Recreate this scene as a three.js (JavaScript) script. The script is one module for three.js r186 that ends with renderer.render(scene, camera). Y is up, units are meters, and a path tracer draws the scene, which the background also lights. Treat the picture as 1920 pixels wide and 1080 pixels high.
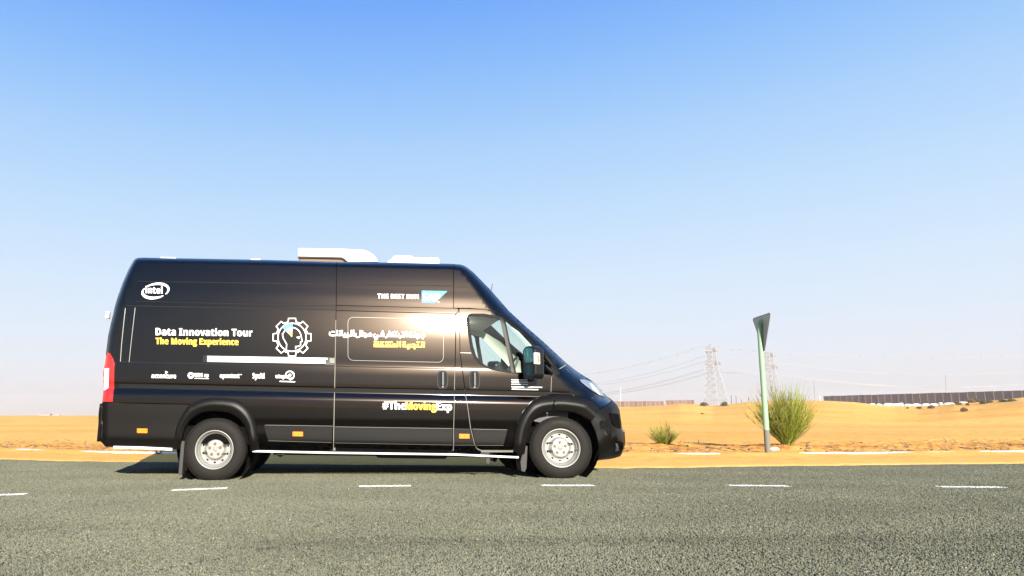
import * as THREE from 'three';
import { mergeGeometries, mergeVertices, toCreasedNormals } from 'three/addons/utils/BufferGeometryUtils.js';
import { TessellateModifier } from 'three/addons/modifiers/TessellateModifier.js';
import { RoundedBoxGeometry } from 'three/addons/geometries/RoundedBoxGeometry.js';
import { FontLoader } from 'three/addons/loaders/FontLoader.js';
import { createNoise2D, createNoise3D } from 'simplex-noise';

// ---------------------------------------------------------------- camera, sky, sun, exposure
const W = 1920, H = 1080, F = 1290, CX = 696, CY = 540, HOR = 778, EYE = 0.745, ROLL = -0.0035;
const TILT = Math.atan((HOR - CY) / F);
const scene = new THREE.Scene();
const camera = new THREE.PerspectiveCamera(2 * Math.atan(H / 2 / F) * 180 / Math.PI, W / H, 0.05, 9000);
camera.position.set(0, EYE, 0);
camera.rotation.order = 'YXZ';
camera.rotation.set(TILT, 0, ROLL);
camera.setViewOffset(W, H, W / 2 - CX, H / 2 - CY, W, H);
camera.updateMatrixWorld(true);
const renderer = new THREE.WebGLRenderer({ antialias: true });
renderer.toneMapping = THREE.LinearToneMapping;
const EXPOSURE = 2.6;
renderer.toneMappingExposure = EXPOSURE;
renderer.shadowMap.enabled = true;

const lin = (c) => (c <= 0.04045 ? c / 12.92 : ((c + 0.055) / 1.055) ** 2.4);
const HAZE = 0.0003, HAZE_TOP = 58, HAZE_REACH = 2100, HAZE_GLOW = [1.22, 1.18, 1.14];
const SKY = [   // elevation in degrees, sRGB as seen through the haze near the ground
  [0, 244, 233, 223], [1.5, 243, 236, 232], [3.5, 239, 239, 242], [6, 232, 239, 249], [10.5, 218, 235, 253], [16, 198, 225, 253], [22, 174, 211, 252],
  [28, 143, 191, 251], [33, 119, 172, 250], [45, 112, 166, 246], [65, 106, 160, 242], [90, 104, 158, 240]];
{
  const w = 1024, h = 512, sunEl = 19.5 * Math.PI / 180, sunAz = 0.182, data = new Float32Array(w * h * 4);
  for (let r = 0; r < h; r++) {
    const el = Math.max(0, ((r + 0.5) / h - 0.5) * 180);
    let k = 0; while (k < SKY.length - 2 && SKY[k + 1][0] < el) k++;
    const a = SKY[k], b = SKY[k + 1], t = Math.min(1, (el - a[0]) / (b[0] - a[0]));
    const T = Math.exp(-HAZE * Math.min(HAZE_REACH, HAZE_TOP / Math.tan((el + 0.05) * Math.PI / 180))), up = el * Math.PI / 180;
    const clear = [0, 1, 2].map((q) => Math.max(0.1, (lin((a[q + 1] + (b[q + 1] - a[q + 1]) * t) / 255) - HAZE_GLOW[q] * (1 - T)) / T));
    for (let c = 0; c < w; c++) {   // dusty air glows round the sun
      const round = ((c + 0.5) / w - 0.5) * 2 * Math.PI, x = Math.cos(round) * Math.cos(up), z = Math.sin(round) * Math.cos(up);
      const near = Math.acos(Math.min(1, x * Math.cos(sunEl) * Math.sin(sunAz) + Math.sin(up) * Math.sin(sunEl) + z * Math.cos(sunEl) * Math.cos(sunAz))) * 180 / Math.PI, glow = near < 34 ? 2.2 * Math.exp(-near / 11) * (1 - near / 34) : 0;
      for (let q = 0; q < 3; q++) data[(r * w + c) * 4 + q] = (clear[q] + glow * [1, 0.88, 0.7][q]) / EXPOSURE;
      data[(r * w + c) * 4 + 3] = 1;
    }
  }
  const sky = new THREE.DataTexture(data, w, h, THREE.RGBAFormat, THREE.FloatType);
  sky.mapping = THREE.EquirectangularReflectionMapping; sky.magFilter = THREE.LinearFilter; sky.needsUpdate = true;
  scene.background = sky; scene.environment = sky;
}
const SUN_EL = 19.5 * Math.PI / 180, SUN_AZ = 0.182;
const sunDir = new THREE.Vector3(Math.cos(SUN_EL) * Math.sin(SUN_AZ), Math.sin(SUN_EL), Math.cos(SUN_EL) * Math.cos(SUN_AZ));
const sun = new THREE.DirectionalLight(new THREE.Color(1.0, 0.93, 0.82), 5);
sun.position.copy(sunDir).multiplyScalar(120); sun.target.position.set(0, 0, 0);
sun.castShadow = true; sun.shadow.mapSize.set(4096, 4096);
Object.assign(sun.shadow.camera, { left: -45, right: 45, top: 30, bottom: -30, near: 1, far: 400 });
scene.add(sun, sun.target);
scene.fog = new THREE.FogExp2(new THREE.Color(0.95, 0.93, 0.92), HAZE);

// ---------------------------------------------------------------- helpers
let seedState = 20240611;
const rnd = () => { seedState = (seedState + 0x6d2b79f5) | 0; let t = Math.imul(seedState ^ (seedState >>> 15), 1 | seedState); t = (t + Math.imul(t ^ (t >>> 7), 61 | t)) ^ t; return ((t ^ (t >>> 14)) >>> 0) / 4294967296; };
const rr = (a, b) => a + (b - a) * rnd();
const n2 = createNoise2D(rnd), n3 = createNoise3D(rnd);
const clamp = (x, a, b) => Math.min(b, Math.max(a, x)), smooth = (a, b, x) => { const t = clamp((x - a) / (b - a), 0, 1); return t * t * (3 - 2 * t); };
const lerp = (a, b, t) => a + (b - a) * t;
function table(rows) { return (x) => { let k = 0; while (k < rows.length - 2 && rows[k + 1][0] < x) k++; const a = rows[k], b = rows[k + 1]; return a[1] + (b[1] - a[1]) * clamp((x - a[0]) / (b[0] - a[0]), 0, 1); }; }
function hermite(rows) {   // monotone cubic
  const n = rows.length, d = [], m = [];
  for (let i = 0; i < n - 1; i++) d.push((rows[i + 1][1] - rows[i][1]) / (rows[i + 1][0] - rows[i][0]));
  m[0] = d[0]; m[n - 1] = d[n - 2];
  for (let i = 1; i < n - 1; i++) m[i] = d[i - 1] * d[i] <= 0 ? 0 : 2 * d[i - 1] * d[i] / (d[i - 1] + d[i]);
  return (x) => {
    if (x <= rows[0][0]) return rows[0][1]; if (x >= rows[n - 1][0]) return rows[n - 1][1];
    let k = 0; while (rows[k + 1][0] < x) k++;
    const w = rows[k + 1][0] - rows[k][0], t = (x - rows[k][0]) / w, t2 = t * t, t3 = t2 * t;
    return (2 * t3 - 3 * t2 + 1) * rows[k][1] + (t3 - 2 * t2 + t) * w * m[k] + (-2 * t3 + 3 * t2) * rows[k + 1][1] + (t3 - t2) * w * m[k + 1];
  };
}
const std = (r, g, b, roughness = 0.8, extra = {}) => new THREE.MeshStandardMaterial({ color: new THREE.Color().setRGB(r, g, b), roughness, metalness: 0, ...extra });
const phys = (r, g, b, roughness, extra = {}) => new THREE.MeshPhysicalMaterial({ color: new THREE.Color().setRGB(r, g, b), roughness, metalness: 0, ...extra });
const taken = {};
function numbered(name) { const n = taken[name] = (taken[name] ?? -1) + 1; return n ? `${name}_${String(n).padStart(3, '0')}` : name; }
function mesh(name, geo, mat, parent) {
  const m = new THREE.Mesh(geo, mat); m.castShadow = m.receiveShadow = true;
  m.name = parent ? name : numbered(name); (parent ?? scene).add(m); return m;
}
function thing(name, label, category, group, pos) {
  const g = new THREE.Group(); g.name = numbered(name); g.userData = { label, category }; if (group) g.userData.group = group;
  if (pos) g.position.set(...pos); scene.add(g); return g;
}
function tag(o, label, category, group) { Object.assign(o.userData, { label, category }); if (group) o.userData.group = group; return o; }
const structure = (o, label) => { o.userData.kind = 'structure'; if (label) o.userData.label = label; return o; };
function geo(pos, idx, nor, uv) {
  const g = new THREE.BufferGeometry(); g.setAttribute('position', new THREE.Float32BufferAttribute(pos, 3));
  if (nor) g.setAttribute('normal', new THREE.Float32BufferAttribute(nor, 3)); if (uv) g.setAttribute('uv', new THREE.Float32BufferAttribute(uv, 2));
  if (idx) g.setIndex(idx); if (!nor) g.computeVertexNormals(); return g;
}
function join(list) { return mergeGeometries(list.map((g) => { const q = g.index ? g.toNonIndexed() : g; for (const k of Object.keys(q.attributes)) if (!['position', 'normal'].includes(k)) q.deleteAttribute(k); return q; })); }
const box = (w, h, d, x = 0, y = 0, z = 0) => new THREE.BoxGeometry(w, h, d).translate(x, y, z);
const rbox = (w, h, d, r, x = 0, y = 0, z = 0) => new RoundedBoxGeometry(w, h, d, 3, r).translate(x, y, z);
const V = (x, y, z) => new THREE.Vector3(x, y, z);
function bar(a, b, r, r2 = r, sides = 5) {
  const d = V().subVectors(b, a), g = new THREE.CylinderGeometry(r2, r, d.length(), sides, 1);
  return g.applyQuaternion(new THREE.Quaternion().setFromUnitVectors(V(0, 1, 0), d.clone().normalize())).translate((a.x + b.x) / 2, (a.y + b.y) / 2, (a.z + b.z) / 2);
}
// pixel of the photograph -> direction; with the ground or the van's side it gives a place
const camM = camera.matrixWorld.clone();
function ray(px, py) { return V((px - CX) / F, (CY - py) / F, -1).transformDirection(camM); }
function onGround(px, py, y = 0) { const d = ray(px, py), t = (y - EYE) / d.y; return V(d.x * t, y, d.z * t); }
function atDepth(px, py, depth) { const d = ray(px, py), t = depth / -d.z; return V(d.x * t, EYE + d.y * t, -depth); }
function noiseTexture(size, fn, srgb, aniso) {
  const data = new Uint8Array(size * size * 4);
  for (let y = 0; y < size; y++) for (let x = 0; x < size; x++) { const c = fn(x / size, y / size, x, y), o = (y * size + x) * 4; data[o] = clamp(c[0] * 255, 0, 255); data[o + 1] = clamp(c[1] * 255, 0, 255); data[o + 2] = clamp(c[2] * 255, 0, 255); data[o + 3] = 255; }
  const t = new THREE.DataTexture(data, size, size); t.wrapS = t.wrapT = THREE.RepeatWrapping; t.magFilter = THREE.LinearFilter; t.minFilter = THREE.LinearMipmapLinearFilter; t.generateMipmaps = true;
  if (srgb) t.colorSpace = THREE.SRGBColorSpace; t.needsUpdate = true; return t;
}
// tiling noise: simplex on a torus-like blend
function tileNoise(u, v, f, s) { const a = n2(u * f + s, v * f), b = n2((u - 1) * f + s, v * f), c = n2(u * f + s, (v - 1) * f), d = n2((u - 1) * f + s, (v - 1) * f); const x = u, y = v; return (a * (1 - x) + b * x) * (1 - y) + (c * (1 - x) + d * x) * y; }

// ---------------------------------------------------------------- road
const EDGE = [[-400, 859], [0, 861], [100, 864.5], [200, 866], [300, 866.5], [600, 871], [900, 873], [1172, 878.5], [1350, 876], [1500, 874], [1700, 872], [1920, 869.5], [2300, 866]].map(([x, y]) => onGround(x, y));
const KERB = [[-400, 838], [0, 842], [50, 843], [110, 845], [230, 848], [500, 850.5], [800, 852], [1180, 852], [1440, 851], [1700, 849], [1920, 846.2], [2300, 842]].map(([x, y]) => onGround(x, y, 0.06));
const zEdge = table([[-60, EDGE[0].z], ...EDGE.map((p) => [p.x, p.z]), [80, EDGE.at(-1).z - 3]]);
const zKerb = table([[-60, KERB[0].z], ...KERB.map((p) => [p.x, p.z]), [80, KERB.at(-1).z - 3]]);

const DASHES = [[-60, 931, 50, 927], [322, 920, 426, 916], [673, 912.6, 770, 911.6], [1015, 911, 1114, 911], [1367, 911, 1477, 912], [1762, 913.6, 1882, 914.4], [2190, 918, 2320, 920]];
const crack = [[255, 1079], [345, 1061], [420, 1046], [480, 1034], [560, 1020], [640, 1012], [760, 1008], [900, 1014], [1060, 1020]].map(([a, b]) => onGround(a, b));
const track = [[520, 1020], [760, 1018], [1060, 1016], [1400, 1013], [1700, 1010], [1920, 1008]].map(([a, b]) => onGround(a, b));
const near = (line, x, z) => { let best = 9; for (let i = 0; i < line.length - 1; i++) { const a = line[i], b = line[i + 1], dx = b.x - a.x, dz = b.z - a.z, t = clamp(((x - a.x) * dx + (z - a.z) * dz) / (dx * dx + dz * dz), 0, 1); best = Math.min(best, Math.hypot(x - a.x - dx * t, z - a.z - dz * t)); } return best; };
function chips(seed) {   // light and dark stone chips in binder, as height and tone
  const N = 1024, tone = new Float32Array(N * N), high = new Float32Array(N * N);
  for (let i = 0; i < N * N; i++) { tone[i] = 0.38 + 0.05 * n2((i % N) * 0.19, Math.floor(i / N) * 0.19); high[i] = 0.25; }
  for (let k = 0; k < 26000; k++) {
    const cx = rnd() * N, cy = rnd() * N, r = rr(2.0, 6.2), e = rr(0.55, 1), an = rnd() * 6.3, ca = Math.cos(an), sa = Math.sin(an), t = rnd() < 0.2 ? rr(0.18, 0.33) : rr(0.36, 0.66) + (rnd() < 0.06 ? 0.2 : 0), hh = rr(0.5, 1);
    const R = Math.ceil(r);
    for (let y = -R; y <= R; y++) for (let x = -R; x <= R; x++) {
      const a = (x * ca + y * sa) / r, b = (-x * sa + y * ca) / (r * e), d = a * a + b * b; if (d > 1) continue;
      const i = ((Math.floor(cy + y) + N) % N) * N + ((Math.floor(cx + x) + N) % N), h = hh * (1 - d * d);
      if (h > high[i]) { high[i] = h; tone[i] = t; }
    }
  }
  return { N, tone, high };
}
const CH = chips();
const asphaltMap = noiseTexture(CH.N, (u, v, x, y) => { const t = CH.tone[y * CH.N + x], w = 0.03 * tileNoise(u, v, 6, 3); return [t * (1.0 + w), t * 0.995, t * (0.87 - w)]; }, true);
const asphaltBump = noiseTexture(CH.N, (u, v, x, y) => { const h = CH.high[y * CH.N + x]; return [h, h, h]; });
const asphaltMat = new THREE.MeshPhysicalMaterial({ specularIntensity: 0.25, map: asphaltMap, bumpMap: asphaltBump, bumpScale: 0.006, roughness: 0.88, vertexColors: true });
{
  const xs = [], zs = [];
  for (let x = -60; x < -14; x += 2) xs.push(x); for (let x = -14; x < 18; x += 0.12) xs.push(x); for (let x = 18; x <= 80; x += 2) xs.push(x);
  for (let z = 14; z > 0; z -= 1) zs.push(z); for (let z = 0; z > -14; z -= 0.12) zs.push(z); for (let z = -14; z > -22; z -= 1) zs.push(z);
  const pos = [], uv = [], col = [], idx = [];
  for (const z of zs) for (const x of xs) {
    pos.push(x, 0, z); uv.push(x / 1.7, z / 1.7);
    const big = n2(x * 0.22, z * 0.5) * 0.5 + n2(x * 0.9 + 9, z * 1.4) * 0.3 + n2(x * 3, z * 4) * 0.2;
    const dust = clamp(0.5 + 0.55 * n2(x * 0.13 + 5, z * 0.28 + 2) + 0.3 * big, 0, 1);
    let k = 0.86 + 0.1 * big;
    if (z > -8 && z < 0) k *= 1 - 0.28 * Math.exp(-((near(track, x, z) / 0.2) ** 2)) * (0.6 + 0.4 * n2(x * 2, z * 6));
    if (z > -8 && z < 0) k *= 1 - 0.42 * Math.exp(-((near(crack, x, z) / 0.035) ** 2)) * (0.6 + 0.4 * n2(x * 5, z * 5));
    col.push(k * lerp(0.92, 1.08, dust), k * lerp(0.97, 1.02, dust), k * lerp(0.98, 0.84, dust));
  }
  const nx = xs.length; for (let j = 0; j < zs.length - 1; j++) for (let i = 0; i < nx - 1; i++) { const a = j * nx + i; idx.push(a, a + 1, a + nx, a + 1, a + nx + 1, a + nx); }
  const nor = []; for (let i = 0; i < pos.length; i += 3) nor.push(0, 1, 0);
  const g = geo(pos, idx, nor, uv); g.setAttribute('color', new THREE.Float32BufferAttribute(col, 3));
  const road = structure(mesh('road', g, asphaltMat), 'worn grey asphalt road with coarse stone chips');
  // painted dashes
  const paintTone = noiseTexture(256, (u, v, x, y) => { const w = 0.8 + 0.1 * tileNoise(u, v, 5, 1) + 0.1 * tileNoise(u, v, 40, 8); return [w, w * 0.98, w * 0.93]; }, true);
  const paint = new THREE.MeshStandardMaterial({ map: paintTone, roughness: 0.75 });
  for (const [x0, y0, x1, y1] of DASHES) {
    const a = onGround(x0, y0), b = onGround(x1, y1), n = 24, p = [], u = [], q = [], nn = [], dir = V().subVectors(b, a).normalize(), side = V(-dir.z, 0, dir.x);
    for (let i = 0; i <= n; i++) for (const s of [-1, 1]) {
      const c = V().lerpVectors(a, b, i / n).addScaledVector(side, s * (0.07 + 0.006 * n2(i * 0.7, s * 5 + x0)) * (i === 0 || i === n ? 0.8 : 1));
      p.push(c.x, 0.004, c.z); u.push(c.x, c.z); nn.push(0, 1, 0);
    }
    for (let i = 0; i < n; i++) q.push(i * 2, i * 2 + 1, i * 2 + 2, i * 2 + 1, i * 2 + 3, i * 2 + 2);
    mesh('road_marking', geo(p, q, nn, u), paint, road);
  }
}

// ---------------------------------------------------------------- sand
const crestY = table([[-400, 780], [0, 779], [185, 779], [600, 778], [1000, 768], [1130, 763], [1190, 762.5], [1240, 760], [1275, 756.5], [1300, 757.5], [1335, 760.5], [1375, 757], [1400, 754], [1440, 752], [1500, 750.5], [1560, 751.5], [1600, 753.5], [1640, 758], [1680, 762], [1720, 763], [1760, 760], [1790, 756], [1830, 754], [1870, 750], [1920, 745], [2000, 742], [2400, 744]]);
const fenceFootY = table([[-400, 781], [600, 780], [1000, 768], [1100, 765], [1245, 764], [1302, 762.5], [1400, 758.5], [1500, 754.5], [1560, 754], [1620, 757], [1640, 759], [1700, 760], [1770, 758], [1800, 755.5], [1850, 752], [1920, 747], [2400, 746]]);
const horizonAt = (px) => HOR + ROLL * (px - CX);
const MOUNDS = [[1476, 842, 0.7, 0.09], [1246, 835, 0.45, 0.05]].map(([px, py, w, h]) => { const p = onGround(px, py, 0.08); return [p.x + 0.1, p.z - 0.15, w, h]; });
function sandHeight(x, z) {
  const depth = -z, r = Math.hypot(x, z);
  let h;
  const d = zEdge(x) - z, k = zKerb(x) - z;
  h = lerp(-0.07, 0.018, smooth(-0.22, 0.14, d + 0.05 * n2(x * 0.8, 3) + 0.03 * n2(x * 3.1, 9)));
  if (d > 0) h += 0.03 * smooth(0, 3, d) + 0.006 * n2(x * 0.9, z * 1.6) * smooth(0, 1, d) + 0.0025 * n2(x * 2.2, z * 8) * smooth(0.1, 0.6, d);
  if (k > -0.6) h += (0.024 + 0.022 * n2(x * 0.35, 40)) * smooth(-0.5, 0.0, k);
  if (k > 0) h += (0.02 * n2(x * 2.1, z * 2.3) + 0.014 * n2(x * 6, z * 6)) * smooth(0.05, 0.5, k) * (1 - 0.8 * smooth(3, 6, k));
  if (depth > 18) {
    const px = CX + 1312 * x / depth, c = Math.max(0.4, horizonAt(px) - crestY(px)), RB = 172 + 16 * Math.sin(px / 150), HB = EYE + c / 1334 * RB - 0.09, top = EYE + Math.max(0, horizonAt(px) - fenceFootY(px)) / 1334 * Math.min(depth, 350) - 0.1;
    const rise = smooth(36, RB, depth), und = (0.22 * n2(x / 30, z / 15) + 0.06 * n2(x / 9, z / 6)) * smooth(24, 50, depth) * (0.25 + 0.75 * smooth(RB - 6, RB - 45, depth)) * clamp(HB / 2.4, 0.25, 1);
    let dune = (HB - 0.06) * (0.16 * smooth(30, 62, depth) + 0.84 * lerp(smooth(34, RB, depth), clamp((depth - 34) / (RB - 34), 0, 1), 0.7)) + und;
    if (depth > RB) dune = lerp(HB, HB - 0.9, smooth(RB, RB + 22, depth)), dune = lerp(dune, top, smooth(RB + 15, 275, depth)) + 0.08 * n2(x / 30, z / 30) * smooth(RB + 20, RB + 60, depth);
    h += dune * smooth(18, 36, depth); void rise;
  }
  for (const [bx, bz, bw, bh] of MOUNDS) { const q = ((x - bx) ** 2 + (z - bz) ** 2) / (bw * bw); if (q < 6) h += bh * Math.exp(-q) * (1 + 0.3 * n2(x * 3, z * 3)); }   // sand caught by the bushes
  if (z > 16) h = lerp(-0.07, 0.3, smooth(14, 30, z)) + 0.2 * n2(x / 15, z / 15) * smooth(16, 40, z);
  return h + 0 * r;
}
const sandMap = noiseTexture(512, (u, v) => { const a = tileNoise(u, v, 5, 2) * 0.03 + tileNoise(u, v, 22, 7) * 0.03 + tileNoise(u, v, 90, 5) * 0.05 + (rnd() - 0.5) * 0.07; return [0.845 + a, 0.653 + a * 1.05, 0.362 + a * 1.1]; }, true);
const sandBump = noiseTexture(512, (u, v) => { const w = 0.5 + 0.25 * Math.sin((v * 28 + 1.1 * tileNoise(u, v, 4, 3)) * 6.283) + 0.2 * tileNoise(u, v, 30, 1) + (rnd() - 0.5) * 0.2; return [w, w, w]; });
const sandMat = new THREE.MeshPhysicalMaterial({ specularIntensity: 0.04, map: sandMap, bumpMap: sandBump, bumpScale: 0.006, roughness: 0.95, vertexColors: true });
{
  const az = [], rad = [];
  for (let p = -330; p <= 2330; p += 3.2) az.push(Math.atan((p - CX) / 1312));
  const a0 = az[0], a1 = az.at(-1); for (let a = a1 + 0.03; a < a0 + 2 * Math.PI - 0.02; a += 0.07) az.push(a);
  for (const r of [0.4, 2, 4, 6, 8]) rad.push(r); for (let r = 8.4; r < 20; r += 0.1) rad.push(r); for (let r = 20; r < 60; r += 0.6) rad.push(r); for (let r = 60; r < 340; r += 2.2) rad.push(r); for (let r = 340; r < 2000; r *= 1.12) rad.push(r);
  const pos = [], uv = [], col = [], idx = [], n = az.length;
  for (const r of rad) for (const a of az) {
    const ca = Math.cos(a), front = ca > 0.45, x = Math.sin(a) * (front ? r / ca : r), z = -ca * (front ? r / ca : r);   // rows run straight across in front
    pos.push(x, sandHeight(x, z), z); uv.push(x / 2.3, z / 2.3);
    const k = zKerb(x) - z, dirt = k > 0.1 ? clamp(0.5 + 0.9 * n2(x * 0.7, z * 0.9) + 0.6 * n2(x * 3, z * 3.3), 0, 1) * smooth(0.1, 0.6, k) * (1 - smooth(1.5, 5.5, k)) : 0;   // gravelly verge behind the kerb
    const tint = 1 + 0.05 * n2(x / 17, z / 11) + 0.04 * n2(x / 3, z / 4), rust = smooth(-0.25, 0.35, n2(x / 55 + 3, z / 13) + 0.3 * n2(x / 9, z / 4));   // drifts of coarser, redder grain lie all over the plain
    col.push(tint * (1 - 0.26 * dirt), tint * (1 - 0.36 * dirt - 0.09 * rust), tint * (1 - 0.38 * dirt - 0.16 * rust));
  }
  for (let j = 0; j < rad.length - 1; j++) for (let i = 0; i < n; i++) { const a = j * n + i, b = j * n + (i + 1) % n; idx.push(a, b, a + n, b, b + n, a + n); }
  const g = geo(pos, idx, null, uv); g.setAttribute('color', new THREE.Float32BufferAttribute(col, 3));
  structure(mesh('sand_ground', g, sandMat), 'golden desert sand with low dunes');
}
// kerb: white painted stones, mostly drifted over
{
  const kerb = new THREE.Group(); kerb.name = 'kerb'; scene.add(kerb); structure(kerb, 'white painted kerb half buried in sand');
  const mats = [0.72, 0.66, 0.78].map((v) => std(v, v * 0.97, v * 0.9, 0.8)), shape = rbox(0.985, 0.3, 0.16, 0.012, 0, -0.15, 0);
  for (let x = -16; x < 24; x += 1) {
    const z0 = zKerb(x), z1 = zKerb(x + 1), m = mesh('kerb_stone', shape, mats[Math.floor(rnd() * 3)], kerb);
    m.position.set(x + 0.5, 0.072 + rr(-0.006, 0.006), (z0 + z1) / 2 - 0.02); m.rotation.y = -Math.atan2(z1 - z0, 1);
  }
}
// gravel and dry litter on the verge behind the kerb
{
  const mat = std(0.15, 0.105, 0.066, 0.95), stone = new THREE.IcosahedronGeometry(1, 0); const N = 4000;
  const p = stone.attributes.position; for (let i = 0; i < p.count; i++) { const k = 1 + 0.25 * n3(p.getX(i) * 2, p.getY(i) * 2, p.getZ(i) * 2); p.setXYZ(i, p.getX(i) * k, p.getY(i) * k * 0.7, p.getZ(i) * k); } stone.computeVertexNormals();
  const im = new THREE.InstancedMesh(stone, mat, N), m = new THREE.Matrix4(), q = new THREE.Quaternion(), c = new THREE.Color(); let k = 0;
  while (k < N) {
    const x = rr(-16, 22), d = 0.15 + 5.2 * rnd() * rnd(), z = zKerb(x) - d;
    if (n2(x * 0.8, z * 1.3) + 0.5 * n2(x * 2.7, z * 3) < 0.12 - 0.35 * Math.exp(-d)) continue;
    const s = 0.006 + 0.022 * rnd() ** 4, twig = rnd() < 0.3;
    q.setFromEuler(new THREE.Euler(rnd() * 0.4, rnd() * 6.3, rnd() * 0.4)); m.compose(V(x, sandHeight(x, z) + s * 0.25, z), q, twig ? V(s * 7, s * 0.4, s * 0.6) : V(s * rr(0.8, 1.5), s, s)); im.setMatrixAt(k, m);
    const v = rr(0.5, 1.5); im.setColorAt(k, c.setRGB(v * 1.05, v, v * 0.92)); k++;
  }
  im.name = 'gravel'; im.userData = { kind: 'stuff', label: 'dark gravel and dry twigs scattered on the verge behind the kerb', category: 'gravel' }; im.castShadow = im.receiveShadow = true; scene.add(im);
}

// ---------------------------------------------------------------- van: place and side surface
const YAW = 0.0237, PITCH = -0.0225, R_TYRE = 0.357;
const van = thing('camper_van', 'long high-roof van in dark wrap with white and yellow tour lettering, parked beside the road', 'van');
{ const p = onGround(402, 902); van.position.set(p.x, 0, p.z); van.rotation.order = 'YXZ'; van.rotation.set(0, YAW, PITCH); van.updateMatrixWorld(true); }
const vanInv = van.matrixWorld.clone().invert(), eyeL = V(0, EYE, 0).applyMatrix4(vanInv);
const ZC = -1.0;                                    // the van's middle plane
function P(px, py, z = 0) { const d = ray(px, py).transformDirection(vanInv), t = (z - eyeL.z) / d.z; return V(eyeL.x + d.x * t, eyeL.y + d.y * t, z); }
const rowY = (r) => P(500, r, -0.03).y;
const PROFILE = [[845, .075], [836, .052], [829, .03], [826, .02], [797, .012], [775, .004], [757, 0], [749, .0], [744, .006], [739, .018], [735, .03], [733.5, .034], [725, .034], [722, .031], [700, .033], [687, .038], [684, .0405], [681, .043], [660, .047], [630, .057], [600, .073], [582, .086], [576, .091], [570, .097], [550, .116], [534, .135], [528, .142], [510, .164], [490, .192], [478, .212]]
  .map(([r, v]) => [rowY(r), v]);
const tumble = hermite(PROFILE);
// outline in pixels, with how far (A) and over what width (L) the skin turns in towards it
const OUT = [[197, 837, .05, .08], [192, 754, .06, .1], [199, 660, .08, .12], [203, 628, .08, .13], [218, 565, .09, .14], [230, 530, .1, .14], [241, 505, .11, .14], [250, 489, .12, .13], [254, 485, .12, .12], [260, 483.2, .11, .11], [270, 483, .1, .1],
  [481, 487, .1, .1], [631, 490.7, .1, .1], [722, 492.3, .1, .1], [844, 494.6, .1, .1], [863, 496, .11, .11], [870, 498, .12, .12], [877, 502, .13, .14], [888, 511, .14, .17], [919, 543, .17, .22], [954, 583, .19, .25], [985.5, 612, .2, .25], [1019, 641, .22, .27], [1048, 668, .25, .3], [1063, 682, .27, .32], [1081, 696, .3, .36],
  [1096, 706, .33, .4], [1108, 713, .35, .42], [1119, 722, .37, .44], [1130, 737, .39, .46], [1141, 746.5, .4, .46], [1150, 753, .42, .48], [1157, 760, .42, .48], [1161.5, 769, .42, .48], [1164.5, 791, .42, .48], [1166, 804, .42, .48], [1170.5, 811, .43, .5], [1172, 831, .43, .5], [1166, 850, .42, .48], [1141, 856, .3, .4], [1112, 866, .1, .2]];
let outline = OUT.map(([px, py, A, L]) => { let z = 0, p; for (let i = 0; i < 6; i++) { p = P(px, py, z); z = -(tumble(p.y) + A); } return { x: p.x, y: p.y, A, L }; });
function turn(x, y) {
  let best = 1e9, A = 0, L = 1;
  for (let i = 0; i < outline.length - 1; i++) {
    const a = outline[i], b = outline[i + 1], dx = b.x - a.x, dy = b.y - a.y, t = clamp(((x - a.x) * dx + (y - a.y) * dy) / (dx * dx + dy * dy), 0, 1), d = Math.hypot(x - a.x - dx * t, y - a.y - dy * t);
    if (d < best) best = d, A = lerp(a.A, b.A, t), L = lerp(a.L, b.L, t);
  }
  return best < L ? A * (1 - best / L) ** 2.3 : 0;
}
const skin = (x, y) => -tumble(y) - turn(x, y);
function S(px, py, off = 0) { let z = 0, p; for (let i = 0; i < 6; i++) { p = P(px, py, z + off); z = skin(p.x, p.y); } p.z = z + off; return p; }
function skinNormal(x, y, e = 0.005) { return V((skin(x - e, y) - skin(x + e, y)) / (2 * e), (skin(x, y - e) - skin(x, y + e)) / (2 * e), 1).normalize(); }
const LEVELS = []; for (let y = 0.1; y < 2.9; y += 0.05) LEVELS.push(y); for (const [y] of PROFILE) LEVELS.push(y); LEVELS.sort((a, b) => a - b);
for (let y = rowY(520); y < rowY(470); y += 0.018) LEVELS.push(y); LEVELS.sort((a, b) => a - b);
const XLEVELS = []; for (let x = -1.5; x < -0.9; x += 0.02) XLEVELS.push(x); for (let x = -0.9; x < 3; x += 0.07) XLEVELS.push(x); for (let x = 3; x < 5.2; x += 0.035) XLEVELS.push(x);
function clipHalf(poly, v, above, k = 'y', o = 'x') {
  const out = [], inside = (p) => (above ? p[k] >= v : p[k] <= v);
  for (let i = 0; i < poly.length; i++) { const a = poly[i], b = poly[(i + 1) % poly.length], ia = inside(a), ib = inside(b); if (ia) out.push(a); if (ia !== ib) { const t = (v - a[k]) / (b[k] - a[k]), q = new THREE.Vector2(); q[k] = v; q[o] = a[o] + (b[o] - a[o]) * t; out.push(q); } }
  return out;
}
const mirrorZ = (g) => { const m = g.clone(), p = m.attributes.position, n = m.attributes.normal; for (let i = 0; i < p.count; i++) { p.setZ(i, 2 * ZC - p.getZ(i)); n.setZ(i, -n.getZ(i)); } for (let i = 0; i < p.count; i += 3) for (const at of [p, n]) { const x = at.getX(i), y = at.getY(i), z = at.getZ(i); at.setXYZ(i, at.getX(i + 1), at.getY(i + 1), at.getZ(i + 1)); at.setXYZ(i + 1, x, y, z); } return m; };
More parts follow.
